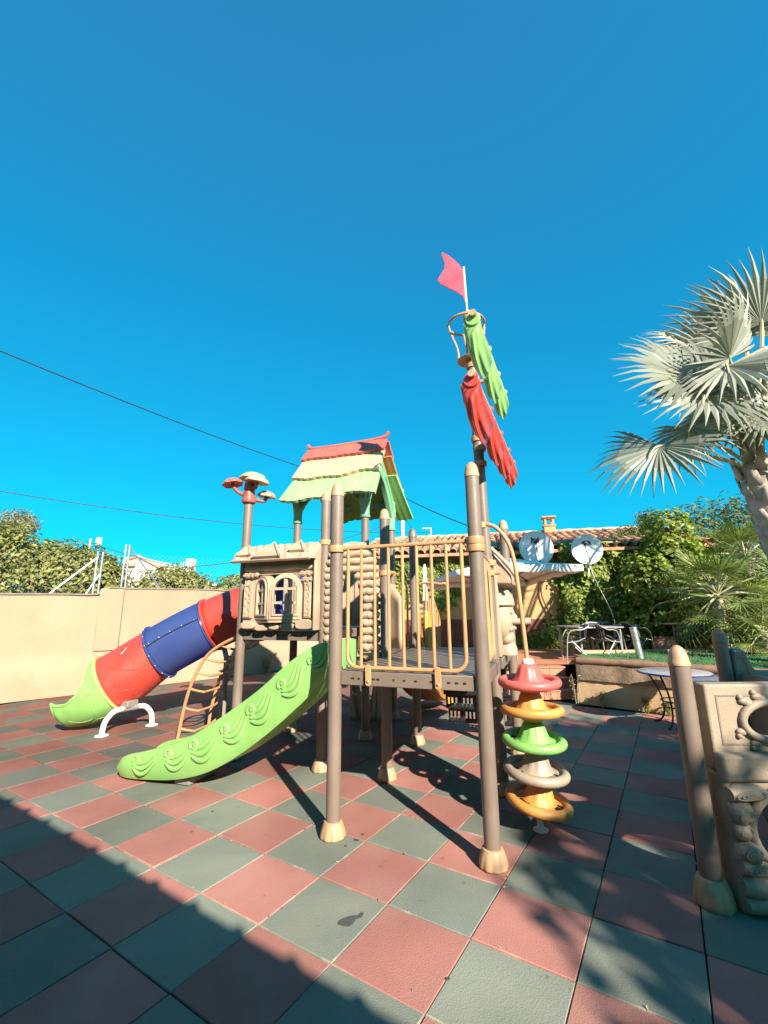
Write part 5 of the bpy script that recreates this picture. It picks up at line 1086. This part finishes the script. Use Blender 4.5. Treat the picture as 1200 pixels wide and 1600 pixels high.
g.f = [(k, k + 1, n_ + k + 1, n_ + k) for k in range(n_ - 1)]; tile_m = g.mesh('roof_tile', M['rooftile'])
t = M['rooftile'].node_tree; b_ = t.nodes['Principled BSDF']; src = b_.inputs['Base Color'].links[0].from_socket; oi = t.nodes.new('ShaderNodeObjectInfo'); mr = t.nodes.new('ShaderNodeMapRange'); mr.inputs[3].default_value = .6; mr.inputs[4].default_value = 1.5
hsn = t.nodes.new('ShaderNodeHueSaturation'); t.links.new(oi.outputs['Random'], mr.inputs[0]); t.links.new(mr.outputs[0], hsn.inputs['Value']); t.links.new(src, hsn.inputs['Color']); t.links.new(hsn.outputs[0], b_.inputs['Base Color'])
rx = Matrix((bd, -bn * math.cos(slope) + Vector((0, 0, math.sin(slope))), Vector((0, 0, 0)))); yv = (-bn * math.cos(slope) + Vector((0, 0, math.sin(slope)))); zv = bd.cross(yv); te = Matrix((bd, yv, zv)).transposed()
for c in range(NCOL):
    for r in range(NROW):
        p = bp(-.2 + step * (c + .5) + random.uniform(-.015, .015), .46 - r * rl * math.cos(slope), EZ - .05 + r * rl * math.sin(slope) + .012)
        o = link('roof_tile', tile_m, house, p, (te @ Matrix.Rotation(random.uniform(-.05, .05), 3, 'Z')).to_euler()); m_ = o.scale
tile_m.validate()
g = MB(); g.tube([bp(s, -RUN, EZ + RISE + .03 + .012 * math.sin(s * 9)) for s in np.linspace(-.2, BLEN + .2, 60)], .12, 10); part('ridge_cap', g, M['rooftile'], house)
ch = at(863, 838, 15.4); chs = (ch - B0).dot(bd)
cb = part('chimney', bx(MB(), chs - .19, chs + .19, -RUN - .05, -RUN + .33, EZ + .4, EZ + 1.22), M['ochre'], house, bevel=.01)
for (a, b, z0, z1, m_) in ((-.22, .22, 1.22, 1.27, 'rooftile'), (-.19, .19, 1.50, 1.54, 'ochre'), (-.24, .24, 1.54, 1.59, 'rooftile')): part('chimney_course', bx(MB(), chs + a, chs + b, -RUN + .14 + a, -RUN + .14 + b, EZ + z0, EZ + z1), M[m_], cb)
for (a, c) in ((-.17, -.17), (.10, -.17), (-.17, .10), (.10, .10)): part('chimney_pier', bx(MB(), chs + a, chs + a + .07, -RUN + .14 + c, -RUN + .14 + c + .07, EZ + 1.27, EZ + 1.50), M['ochre'], cb)

# satellite dishes with their printed emblem
def dish(c, R, yaw, pitch, label, arm, em=1.0):
    t = thing('satellite_dish', label, 'satellite dish', c); t.rotation_euler = (pitch, 0, yaw)      # local -Y faces out
    g = MB(); g.grid(lambda u, v: Vector((R * v * math.cos(2 * PI * u), .16 * R * (1 - v * v) - .0, R * 1.08 * v * math.sin(2 * PI * u))), 40, 8, True); rf = part('reflector', g, M['dish'], t, solid=.012, sharp=60)
    g = MB(); g.tube([(R * math.cos(a), 0, R * 1.08 * math.sin(a)) for a in np.linspace(0, 2 * PI, 40, endpoint=False)], .014, 6, closed=True); part('reflector_rim', g, M['dish'], t)
    yy = .035; S = .115 * em; ox, oz = 0, R * .52
    for poly in ([(-1, 1.1), (-.35, .25), (0, .55), (.35, .25), (1, 1.1), (1, .35), (.5, -.1), (0, .3), (-.5, -.1), (-1, .35)], [(-1, .22), (-.52, -.2), (-.95, -.75), (-1, -.72)], [(1, .22), (.52, -.2), (.95, -.75), (1, -.72)], [(0, .12), (-.75, -.75), (.75, -.75)]):
        g = MB(); g.prism([(ox + a * S, oz + b * S) for a, b in poly], yy - .002, yy + .002, lambda a, b, d: (a, d, b)); part('printed_emblem', g, M['navy'], t)
    g = MB()
    for k in range(7): g.box(ox - S * .72 + S * .21 * k, ox - S * .72 + S * .21 * k + S * .15, yy - .002, yy + .002, oz - S * 1.12, oz - S * .93)
    stuff(part('printed_line', g, mat('grey_print', (.2, .2, .22, 1), .6), t))
    if arm:
        g = MB(); g.tube([(.06, -.02, -R * .95), (-.05, -.25, -R * .2), (-.08, -.40, R * .05)], .012, 6); part('feed_arm', g, M['black'], t)
        g = MB(); g.sphere((-.08, -.42, R * .07), (.04, .06, .05), 10, 6); part('feed_head', g, M['black'], t)
    g = MB(); g.tube([(0, .1, 0), (0, .3, -.1), (0, .3, -R * 1.7)], .025, 8); part('mast', g, M['steel'], t)
byaw = math.atan2(bd.y, bd.x)
dish(at(838, 856, 12.55), .47, byaw + .1, -.18, 'left white satellite dish partly hidden behind the white parasol', True); dish(at(917, 858, 12.1), .395, byaw - .12, -.15, 'right white satellite dish with dark emblem above the ivy', True, 1.0)

# parasol
pr_r, pr_f, pr_l = at(911, 882, 9.1), at(714, 890, 9.3), at(824, 907, 11.7); pr_b = pr_f + pr_l - pr_r; ctr = (pr_f + pr_l) / 2; apex = ctr + Vector((0, 0, .50))
ps_ = thing('parasol', 'large square white parasol beside the ivy wall, in front of the left dish', 'parasol', (ctr.x, ctr.y, TZ)); o3 = Vector((ctr.x, ctr.y, TZ)); cs = [pr_f, pr_r, pr_l, pr_b]
for i in range(4):
    a, b = cs[i] - o3, cs[(i + 1) % 4] - o3; c = apex - o3
    def fn(u, v): e = a.lerp(b, u); p = c.lerp(e, v); return p + Vector((0, 0, .035 * math.sin(PI * u) * v - .05 * math.sin(PI * v)))
    g = MB(); g.grid(fn, 14, 10); part('canopy_panel', g, M['canvas'], ps_, solid=.006)
    g = MB(); g.grid(lambda u, v: fn(u, 1) + Vector((0, 0, -.13 * v - .025 * abs(math.sin(u * PI * 4)) * v)), 24, 2); part('valance', g, M['canvas'], ps_, solid=.004)
    g = MB(); g.tube([c - Vector((0, 0, .1)), a + Vector((0, 0, -.02))], .014, 6); part('rib', g, M['black'], ps_); g = MB(); g.tube([Vector((0, 0, c.z - .75)), c.lerp(a, .55) - Vector((0, 0, .07))], .011, 6); part('strut', g, M['black'], ps_)
g = MB(); g.tube([(0, 0, .05), (0, 0, apex.z - TZ)], .035, 12); part('pole', g, M['white'], ps_); g = MB(); g.lathe([(.36, 0), (.38, .04), (.34, .09), (.06, .11)], 28); part('base', g, M['cap'], ps_)
wpst = at(664, 905, 12.6); t_ = thing('closed_parasol', 'folded white parasol on its pole against the ivy behind the railing', 'parasol', (wpst.x, wpst.y, .4)); g = MB(); g.lathe([(.03, .6), (.06, .75), (.075, 1.2), (.06, 1.9), (.04, 2.4), (.02, 2.5)], 14, flute=lambda a, z: 1 + .15 * math.cos(6 * a)); part('folded_canopy', g, M['canvas'], t_); g = MB(); g.tube([(0, 0, 0), (0, 0, .8)], .025, 8); part('pole', g, M['white'], t_)

# ivy on the building: sampled over the wall, with bare patches
def ivy_mask(s, z):
    px = 560 + 0  # position along the wall decides how far the ivy has grown
    f = s / BLEN
    if f < .14: return z > 2.6
    if f < .33: return z > 1.9 + .8 * math.sin(f * 40) * .4
    if f < .40: return z > 2.75
    if f < .615: return z > 2.98 - .45 * max(0, math.sin((f - .40) * 36)) or z < 1.25 - 4.4 * (.615 - f)
    return True
P, N = [], []
while len(P) < 15500:
    s, z = random.uniform(1.0, BLEN), random.uniform(.5, EZ + .12)
    if s < 3.6 and random.random() < .25: continue
    if not ivy_mask(s + random.gauss(0, .10), z + random.gauss(0, .10)): continue
    bulge = .10 + .16 * (.5 + .5 * math.sin(s * 2.3 + z * 1.7)) * (.5 + .5 * math.sin(z * 3.1 - s * 1.3)) + .10 * math.sin(s * 5.1 + z * 4)
    n_ = max(.03, bulge * random.random() ** .3 + (.25 if s / BLEN > .62 else 0) * random.random())
    P.append(tuple(bp(s, n_, z))); nn = bn * 1.0 + Vector((0, 0, .55)) + Vector((random.gauss(.18, .32), random.gauss(-.05, .32), random.gauss(0, .32))); N.append(tuple(nn))
iv = thing('ivy', 'ivy covering the right half of the ochre building wall under the tiles', 'climbing plant'); stuff(link('foliage', leafmesh('foliage', P, N, rng.uniform(.07, .155, len(P)), M['ivy'], .85, .2, droop=[0, 0, -1.0]), iv))
for (s0, z0, s1, z1) in ((BLEN * .66, .7, BLEN * .60, 2.9), (BLEN * .70, .6, BLEN * .74, 3.0), (BLEN * .585, .6, BLEN * .57, 2.6), (BLEN * .30, .6, BLEN * .27, 2.6)):
    g = MB(); g.tube(smoothpath([bp(s0, .05, z0), bp(s0 * .7 + s1 * .3 + .1, .08, z0 * .7 + z1 * .3), bp(s0 * .3 + s1 * .7 - .1, .09, z0 * .3 + z1 * .7), bp(s1, .06, z1)], 5), .022, 6); part('stem', g, M['stem'], iv)
g = MB(); g.tube(smoothpath([tuple(at(917, 872, 12.0)), tuple(at(930, 905, 11.9)), tuple(at(955, 955, 11.9)), tuple(at(962, 980, 11.9))], 6), .008, 5); o = link('dish_cable', g.mesh('dish_cable', M['white'])); tag(o, 'thin pale cable hanging from the right satellite dish over the ivy', 'cable')

# ================================================================== TREES, SHRUBS, PALMS
def bush(name, label, cat, blobs, n, size, m, core=.62, trunk=None, group=None, aspect=.6, inner=.6, up=.35):
    base = Vector((blobs[0][0][0], blobs[0][0][1], 0)); t = thing(name, label, cat, base, 0, group)
    bl = [((c[0] - base.x, c[1] - base.y, c[2]), r) for c, r in blobs]
    P, N = blob_leaves(bl, n, inner, up); keep = P[:, 2] > .05; P, N = P[keep], N[keep]
    f = link('foliage', leafmesh('foliage', P, N, rng.uniform(size * .65, size * 1.35, len(P)), m, aspect), t); stuff(f)
    for c, r in bl:
        g = MB(); top = (c[0], c[1], c[2] + r[2] * .2); g.tube(smoothpath([(random.gauss(0, .1), random.gauss(0, .1), 0), (c[0] * .3, c[1] * .3, max(.2, c[2] * .45)), top], 4), [.07, .065, .06, .055, .05, .045, .04, .03, .02], 7); part('trunk', g, M['stem'], t)
        for k in range(5):
            d = Vector((random.gauss(0, 1), random.gauss(0, 1), random.gauss(.4, .6))).normalized(); g = MB(); o = Vector(top).lerp(Vector((c[0] * .3, c[1] * .3, max(.2, c[2] * .45))), random.uniform(0, .5)); e = Vector((d.x * r[0], d.y * r[1], d.z * r[2])) * .85
            g.tube([o, o + e * .5 + Vector((0, 0, .05)), o + e], [.025, .018, .006], 5); part('limb', g, M['stem'], t)
    return t
def B(px, py, d, rx, ry, rz): p = at(px, py, d); return ((p.x, p.y, p.z), (rx, ry, rz))
bush('hedge_shrub', 'tall rounded hedge shrub over the left end of the cream wall', 'shrub', [B(20, 905, 12, 1.3, 1.3, 1.5), B(-70, 880, 11.5, 1.5, 1.5, 1.7), B(30, 868, 12.6, .55, .6, .75), B(-10, 850, 12.2, .6, .6, .8)], 9500, .12, M['hedge'], group='hedge behind the wall')
bush('hedge_shrub', 'broad hedge shrub behind the wall, left of the bare fence posts', 'shrub', [B(105, 905, 12.6, 1.25, 1.2, 1.0), B(140, 898, 12.9, .85, .9, .85), B(85, 885, 12.8, .8, .8, .75), B(170, 915, 12.6, .55, .6, .7)], 9500, .12, M['hedge'], group='hedge behind the wall')
bush('hedge_shrub', 'domed hedge shrub hiding the foot of the white house', 'shrub', [B(265, 925, 14.5, 1.0, 1.1, .85), B(290, 918, 14.8, .75, .8, .65), B(240, 935, 14.2, .7, .8, .7)], 7000, .12, M['hedge'], group='hedge behind the wall')
bush('hedge_shrub', 'low hedge shrub beside the left tower post, above the red tube', 'shrub', [B(372, 925, 15.5, .75, .9, .62), B(350, 935, 15.2, .5, .6, .5), B(410, 925, 15.8, .7, .8, .7)], 5000, .12, M['hedge'], group='hedge behind the wall')
bush('pine_tree', 'sparse brownish pine top showing above the left hedge', 'tree', [B(28, 812, 19, .8, .8, .5), B(8, 830, 19.2, .7, .7, .5), B(45, 822, 19, .5, .5, .45)], 1500, .16, mat('pine_needles', (.20, .17, .08, 1), .8, .3, 3), aspect=.25, inner=.2)
bush('ivy_column', 'tree stump thickly wrapped in pale ivy rising above the roof', 'tree', [B(1043, 830, 11.6, .62, .6, .62), B(1052, 880, 11.5, .85, .7, .8), B(1065, 930, 11.4, 1.0, .8, .8), B(1010, 905, 11.4, .6, .5, .7), B(1075, 985, 11.4, 1.0, .7, .7), B(1020, 970, 11.6, .8, .5, .8)], 8200, .12, M['ivy'], aspect=.85, inner=.7)
bush('oleander', 'grey green oleander bush behind the ivy column', 'shrub', [B(1090, 830, 14, .9, .9, 1.0), B(1135, 815, 14.2, .9, .9, .9), B(1170, 835, 14, .9, .9, 1.2), B(1110, 880, 13.6, 1.1, 1, 1.1), B(1170, 900, 13.5, 1.2, 1, 1.3), B(1215, 860, 13.6, 1.1, 1.0, 1.4)], 5200, .2, M['oleander'], aspect=.22, inner=.35, up=.1)
bush('oleander', 'wispy oleander leaning over the right end of the tiles', 'shrub', [B(1000, 835, 13.6, .75, .6, .35), B(965, 842, 13.6, .6, .5, .22), B(1010, 815, 13.8, .4, .4, .4)], 900, .17, M['oleander'], aspect=.24, inner=.2, up=.1)
bush('shade_shrub', 'dark shrub filling the shade behind the fan palms', 'shrub', [B(1110, 980, 11.4, 1.0, .7, .8), B(1170, 965, 11.2, 1.0, .8, 1.1), B(1235, 960, 11, 1.2, 1, 1.3)], 4200, .15, M['ivy'], aspect=.6)

def palm_frond(t, base, hub, axis, nrm, m, pm, **k):
    """frond = fan blade, with its stalk as a sub-part"""
    o = link('frond', frond_mesh('frond', m, **k), t); o.matrix_local = frame(hub, axis, nrm)
    inv = frame(hub, axis, nrm).inverted(); b = inv @ Vector(base); g = MB(); mid = b * .5 + Vector((0, 0, .05)); R = k.get('R', .7)
    g.tube(smoothpath([b, mid, (0, 0, 0.0), (R * .35, 0, .02)], 5), [.032 * R] * 5 + [.026 * R] * 5 + [.02 * R] * 5 + [.008 * R], 6); part('stalk', g, pm, o)
Rv, Fv, Uv = Vector(R0), Vector(F0), Vector((0, 0, 1))
pb = at(1180, 722, 7.6); palm = thing('silver_palm', 'silver grey fan palm with a thick ringed trunk at the right edge', 'palm tree', (pb.x + .28, pb.y - .1, 0))
po = palm.location
base_z = pb.z; lean = Vector((pb.x, pb.y, 0)) - Vector((po.x, po.y, 0))
foot = lean + Rv * .55
g = MB(); NS = 26
def tr(k): f = k / NS; return foot.lerp(lean, f ** .8) + Vector((0, 0, base_z * f))
ths = [(.21 + .11 * (k / NS) ** 2 + .05 * max(0, 1 - k / 3)) * (1 + .03 * (k % 2)) * (1 - .25 * max(0, (k - 23) / 3)) for k in range(NS + 1)]
g.tube([tr(k) for k in range(NS + 1)], ths, 22); part('trunk', g, M['bark'], palm, sharp=70)
for k in range(40):     # old leaf boots clasping the upper trunk
    f = 1 - .50 * (k / 40); a = k * 2.4; c = foot.lerp(lean, f) + Vector((0, 0, base_z * f)); r = .21 + .11 * f * f
    d = Vector((math.cos(a), math.sin(a), 0)); s_ = Vector((-math.sin(a), math.cos(a), 0)); g = MB()
    up = .26 if k < 16 else .14
    vs = [c + d * (r * .93) + s_ * .12 + Vector((0, 0, -.10)), c + d * (r * .93) - s_ * .12 + Vector((0, 0, -.10)), c + d * (r + .07) - s_ * .05 + Vector((0, 0, up)), c + d * (r + .07) + s_ * .05 + Vector((0, 0, up)), c + d * (r + .035) + Vector((0, 0, 0.0))]
    g.add(vs, [(0, 1, 4), (1, 2, 4), (2, 3, 4), (3, 0, 4)]); part('leaf_boot', g, M['bark'], palm, solid=.03)
SV = [ # hub px, py, depth, axis (right, up, away), normal (right, up, away), radius, spread, dark?
    (1070, 590, 7.3, (-.95, .28, -.1), (.2, .38, -.9), 1.35, 225), (1105, 620, 6.95, (-.6, -.6, -.4), (-.35, .3, -.9), 1.15, 260), (1122, 560, 7.9, (-.55, .83, .1), (-.4, .2, -.9), 1.30, 190), (1163, 525, 7.7, (.05, 1, .05), (-.3, .1, -.95), 1.62, 215), (1190, 505, 7.5, (-.25, .9, -.15), (-.5, .2, -.85), 1.5, 200), (1110, 590, 7.6, (-.8, .5, .1), (-.2, .45, -.85), 1.3, 220),
    (1136, 572, 6.9, (-.42, -.75, -.5), (-.5, .4, -.75), 1.22, 250), (1080, 668, 7.3, (-.25, -.9, -.2), (-.75, .35, -.5), .98, 235), (1030, 697, 7.1, (-.62, -.75, -.1), (-.5, .6, -.62), 1.18, 230),
    (1200, 555, 6.9, (.25, -.1, -.9), (-.5, .75, -.3), 1.35, 250), (1168, 590, 7.2, (-.1, -.95, -.25), (.3, -.1, -.9), .75, 160), (1228, 520, 7.6, (.5, .8, 0), (-.4, .5, -.75), 1.4, 200),
    (1240, 660, 7.3, (.6, -.7, -.2), (.5, .5, -.6), 1.0, 220), (1130, 640, 8.4, (-.7, -.3, .6), (-.3, .8, .2), 1.2, 230), (1200, 600, 8.6, (.1, .3, .95), (0, .9, -.2), 1.3, 240),
    (1148, 610, 7.5, (-.7, -.1, -.3), (-.25, .5, -.85), 1.25, 250), (1140, 560, 7.1, (-.5, .4, -.5), (-.5, .4, -.75), 1.2, 240), (1165, 640, 7.4, (-.45, -.75, -.1), (-.5, .35, -.8), 1.1, 230), (1095, 545, 8.2, (-.75, .65, .3), (.3, .5, -.75), 1.15, 170), (1185, 650, 6.9, (.2, -.8, -.5), (.1, .5, -.8), 1.0, 220)]
for i, (px, py, d, ax, nr, R, sp_) in enumerate(SV):
    hub = at(px, py, d) - po; conv = lambda v: Rv * v[0] + Uv * v[1] + Fv * v[2]
    a3 = conv(ax); n3 = conv(nr)
    palm_frond(palm, tuple(lean + Vector((0, 0, base_z - .05)) + a3 * .1), hub, a3, n3, M['silver'], M['petiole'], nseg=27, R=R, spread=sp_, inner=.55, droop=.20, cup=.10, seed=i, wid=1.02)

def fan_palm(px, py, d, nf, R, label, seed, h=.5, lim=(0, 2 * PI)):
    c = at(px, py, d); t = thing('fan_palm', label, 'palm', (c.x, c.y, .3)); r = random.Random(seed)
    g = MB(); g.tube([(0, 0, 0), (.03, 0, c.z * .5), (0, 0, c.z - .35)], [.14, .13, .11], 10); part('trunk', g, M['bark'], t, sharp=70)
    for k in range(nf):
        a = lim[0] + (lim[1] - lim[0]) * (k * .381 % 1); e = math.radians(-62 + 132 * ((k + .5) / nf)) + r.uniform(-.12, .12); dv = Vector((math.cos(a) * math.cos(e), math.sin(a) * math.cos(e), math.sin(e))); ln = R * r.uniform(.75, 1.05)
        nrm_ = Vector((-math.cos(a) * math.sin(e), -math.sin(a) * math.sin(e), math.cos(e))) + Vector((r.uniform(-.4, .4), r.uniform(-.4, .4), .1)); b0 = Vector((0, 0, c.z - .38)); hub = b0 + dv * ln
        palm_frond(t, tuple(b0), hub, dv - Vector((0, 0, .12)), nrm_, M['fanleaf'], M['petiole'], nseg=24, R=R * .85, spread=270, inner=.34, droop=.22, cup=.12, seed=seed * 50 + k, wid=.8)
fan_palm(1120, 925, 9.7, 32, .80, 'large green fan palm in front of the ivy column', 1); fan_palm(1165, 868, 11.0, 22, .80, 'taller fan palm behind, between ivy column and silver trunk', 2); fan_palm(1192, 985, 9.2, 24, .55, 'small bright fan palm low at the right edge', 3); fan_palm(1240, 930, 9.8, 18, .8, 'fan palm standing right of the silver trunk', 4)

# ================================================================== BEYOND THE WALL: fence, white house, poles, wires
fence = thing('wire_fence', 'galvanised wire fence with braced posts along the top of the cream wall', 'fence')
def fpost(s, z0, h, r=.024, n_=-.14, lean=0): g = MB(); g.tube([wp(s, n_, z0), wp(s + lean, n_, z0 + h)], r, 10); return part('fence_post', g, M['steel'], fence)
def brace(s0, z0, s1, z1): g = MB(); g.tube([wp(s0, -.14, z0), wp(s1, -.14, z1)], .02, 8); part('brace', g, M['steel'], fence)
for s, z, h in ((S_STEP - .16, 2.0, .95), (S_STEP - .06, 2.02, .95), (S_STEP + .38, 2.16, 1.02), (S_STEP + .46, 2.16, 1.02), (S_STEP + 5.2, 2.16, .85), (S_STEP - 3.2, 2.0, .95), (S_STEP + 8.0, 2.16, .9)): fpost(s, z, h)
brace(S_STEP - .14, 2.85, S_STEP - .95, 2.0); brace(S_STEP + .48, 3.12, S_STEP + 1.25, 2.16); brace(S_STEP - .06, 2.5, S_STEP - .30, 2.0)
g = MB(); 
for (s0, s1, z0, z1) in ((S_STEP - 3.2, S_STEP - .1, 2.02, 2.9), (S_STEP + .45, S_STEP + 5.2, 2.19, 3.0)):
    k = s0 - (z1 - z0)
    while k < s1:
        for sg in (1, -1):
            a = (k, z0) if sg > 0 else (k, z1); b = (k + z1 - z0, z1) if sg > 0 else (k + z1 - z0, z0)
            def clip(p, q):
                t0, t1 = 0, 1; dx = q[0] - p[0]; t0 = max(t0, (s0 - p[0]) / dx); t1 = min(t1, (s1 - p[0]) / dx); return None if t1 <= t0 else ((p[0] + dx * t0, p[1] + (q[1] - p[1]) * t0), (p[0] + dx * t1, p[1] + (q[1] - p[1]) * t1))
            c = clip(a, b)
            if c: g.tube([wp(c[0][0], -.14, c[0][1]), wp(c[1][0], -.14, c[1][1])], .0013, 3, caps=False)
        k += .11
stuff(part('wire_mesh', g, mat('dull_wire', (.12, .12, .11, 1), .7, .1), fence))
WH = at(225, 925, 24); hR, hF = Rv, Fv
def hb(mb, x0, x1, y0, y1, z0, z1): g = MB(); g.box(x0, x1, y0, y1, z0, z1); mb.add([Vector((WH.x, WH.y, 0)) + hR * x + hF * y + Vector((0, 0, z)) for x, y, z in g.v], g.f); return mb
wh = thing('white_house', 'white house gable seen over the wall between the hedge shrubs', 'building')
g = MB(); fr = lambda a, b, d: Vector((WH.x, WH.y, 0)) + hR * a + hF * d + Vector((0, 0, b))
pX = lambda px: (px - 225) * 24 / 680; pZ = lambda py: 1.634 + (952 - py) * 24 / 680
g.prism([(pX(165), 0), (pX(165), pZ(885)), (pX(183), pZ(885)), (pX(192), pZ(873)), (pX(211), pZ(867.5)), (pX(254), pZ(889)), (pX(300), pZ(912)), (pX(300), 0)], 0, 5, fr); part('gable_wall', g, M['whitewash'], wh)
for a, b in (((193, 872), (211, 866.5)), ((211, 866.5), (256, 889))):
    g = MB(); g.tube([fr(pX(a[0]), pZ(a[1]), -.05), fr(pX(b[0]), pZ(b[1]), -.05)], .07, 8); part('verge_tiles', g, M['rooftile'], wh)
g = MB(); g.prism([(pX(189), pZ(882)), (pX(208), pZ(882)), (pX(208), pZ(876)), (pX(189), pZ(876))], -.2, -.02, fr); part('porch_roof', g, M['rooftile'], wh)
for a, b, c, d, nm in ((184, 191, 885, 867, 'chimney'), (281, 292, 912, 870, 'chimney')): g = MB(); g.prism([(pX(a), pZ(c)), (pX(b), pZ(c)), (pX(b), pZ(d)), (pX(a), pZ(d))], .3, .8, fr); part(nm, g, M['whitewash'], wh, bevel=.03)
for a in (273, 276.5): g = MB(); g.tube([fr(pX(a), pZ(915), .4), fr(pX(a), pZ(875), .4)], .05, 8); part('flue', g, M['steel'], wh)
an = at(151, 870, 22); t_ = thing('antenna_mast', 'thin antenna mast with a small white box above the left hedge', 'antenna', (an.x, an.y, 0)); g = MB(); g.tube([(0, 0, 0), (0, 0, at(151, 843, 22).z)], .035, 8); part('mast', g, M['steel'], t_); part('antenna_box', MB().box(-.16, .16, -.08, .08, at(151, 852, 22).z, at(151, 840, 22).z), M['whitewash'], t_, bevel=.02)
an = at(134, 870, 22); t_ = thing('flue_pipe', 'slanted grey flue pipe left of the antenna above the hedge', 'pipe', (an.x, an.y, 0)); g = MB(); e = Rv * .12; g.tube([(0, 0, 0), (e.x, e.y, at(137, 842, 22).z)], .07, 8); part('pipe', g, M['steel'], t_)
up_ = at(628, 765, 30); t_ = thing('utility_pole', 'pale utility pole behind the tower roof carrying cables', 'utility pole', (up_.x, up_.y, 0)); g = MB(); g.tube([(0, 0, 0), (0, 0, up_.z)], [.17, .12], 12); part('pole', g, M['white'], t_); g = MB(); g.tube([(.15, 0, up_.z - .5), (-.1, 0, up_.z - .5)], .05, 6); part('bracket', g, M['steel'], t_)
sl_ = at(673, 825, 28); t_ = thing('street_lamp', 'grey street lamp with a flat arm above the tiled roof', 'street lamp', (sl_.x, sl_.y, 0), PH2); g = MB(); g.tube([(0, 0, 0), (0, 0, sl_.z)], [.09, .07], 10); part('pole', g, M['steel'], t_); part('lamp_head', MB().box(-.55, -.02, -.09, .09, sl_.z - .08, sl_.z + .01), M['whitewash'], t_, bevel=.02); part('junction_box', MB().box(-.18, -.07, -.06, .06, sl_.z - .75, sl_.z - .45), M['whitewash'], t_, bevel=.02)
def wire(a, b, sag, r, label, n_=30):
    g = MB(); a = Vector(a); b = Vector(b); g.tube([a.lerp(b, k / n_) - Vector((0, 0, sag * 4 * (k / n_) * (1 - k / n_))) for k in range(n_ + 1)], r, 6); o = link('overhead_cable', g.mesh('overhead_cable', M['cable'])); return tag(o, label, 'cable', 'overhead cables')
ra = at(-70, 519, 10.5); wire(ra, at(629, 776, 30), .42, .021, 'thick black overhead cable sloping from upper left to the tower roof')
wire(at(629, 776, 30), at(1000, 905, 13.5), .35, .03, 'black cable sloping from the utility pole down behind the mast')
wire(at(-60, 757, 16), at(668, 832, 28), .55, .016, 'thin overhead cable crossing above the hedge to the street lamp')
wire(at(135, 846, 22), at(285, 887, 24), .1, .018, 'short thin cable from the antenna to the white house'); wire(at(285, 887, 24), at(627, 811, 30), .55, .02, 'cable rising from the white house to the utility pole')
wire(at(672, 833, 28), at(900, 905, 15), .1, .014, 'thin cable from the street lamp down to the tiled building'); wire(at(627, 800, 30), at(720, 935, 17), .1, .013, 'thin cable from the utility pole down behind the railing')

# ================================================================== BEHIND THE CAMERA: the tiled house and trees that shade the floor
hh = thing('shade_house', 'cream house with a barrel tile eave behind the viewpoint', 'building', (0, -3.11, 0))
part('wall', MB().box(-9, 7.5, -6, -.75, 0, 2.95), M['ochre'], hh)
g = MB(); g.add([(-9.3, .0, 2.88), (7.8, 0, 2.88), (7.8, -3.4, 3.85), (-9.3, -3.4, 3.85), (-9.3, 0, 2.82), (7.8, 0, 2.82), (7.8, -6.8, 2.82), (-9.3, -6.8, 2.82)], [(0, 1, 2, 3), (0, 4, 5, 1), (4, 7, 6, 5), (3, 2, 6, 7), (0, 3, 7, 4), (1, 5, 6, 2)]); part('roof', g, M['rooftile'], hh)
g = MB(); g.tube([(0, -.25, 2.94), (0, .008, 2.862)], [.038, .040], 8); em_ = g.mesh('eave_tile', M['rooftile'])
for k in range(44): link('eave_tile', em_, hh, (-9.1 + .385 * k, 0, 0))
def shade_tree(x, y, h, r, n, label, sz=.22):
    t = thing('shade_tree', label, 'tree', (x, y, 0), 0, 'trees behind the viewpoint')
    g = MB(); g.tube([(0, 0, 0), (.1, .05, h * .5), (0, 0, h)], [.17, .13, .07], 10); part('trunk', g, M['stem'], t)
    bl = []
    for k in range(9):
        a = k * 2.4; q = r * .62 * math.sqrt((k + .5) / 9); bl.append(((q * math.cos(a), q * math.sin(a), h + r * .35 * math.sin(k * 1.7)), (r * .5, r * .5, r * .36)))
        g = MB(); g.tube([(0, 0, h * .6), (q * .6 * math.cos(a), q * .6 * math.sin(a), h * .85), (q * math.cos(a), q * math.sin(a), bl[-1][0][2])], [.05, .035, .015], 6); part('limb', g, M['stem'], t)
    P, N = blob_leaves(bl, n, .15, .4); stuff(link('crown', leafmesh('crown', P, N, rng.uniform(sz * .6, sz * 1.4, len(P)), M['shadetree'], .55), t))
shade_tree(12.2, -2.7, 5.6, 2.05, 5200, 'broadleaf tree nearest the house behind the viewpoint'); shade_tree(11.4, -1.55, 5.3, 2.1, 6400, 'middle broadleaf tree right of the viewpoint'); shade_tree(13.5, 1.7, 5.6, 1.9, 4000, 'broadleaf tree furthest along on the right, out of frame'); shade_tree(10.9, -4.1, 5.3, 1.2, 1100, 'small sparse tree beside the house behind the viewpoint')
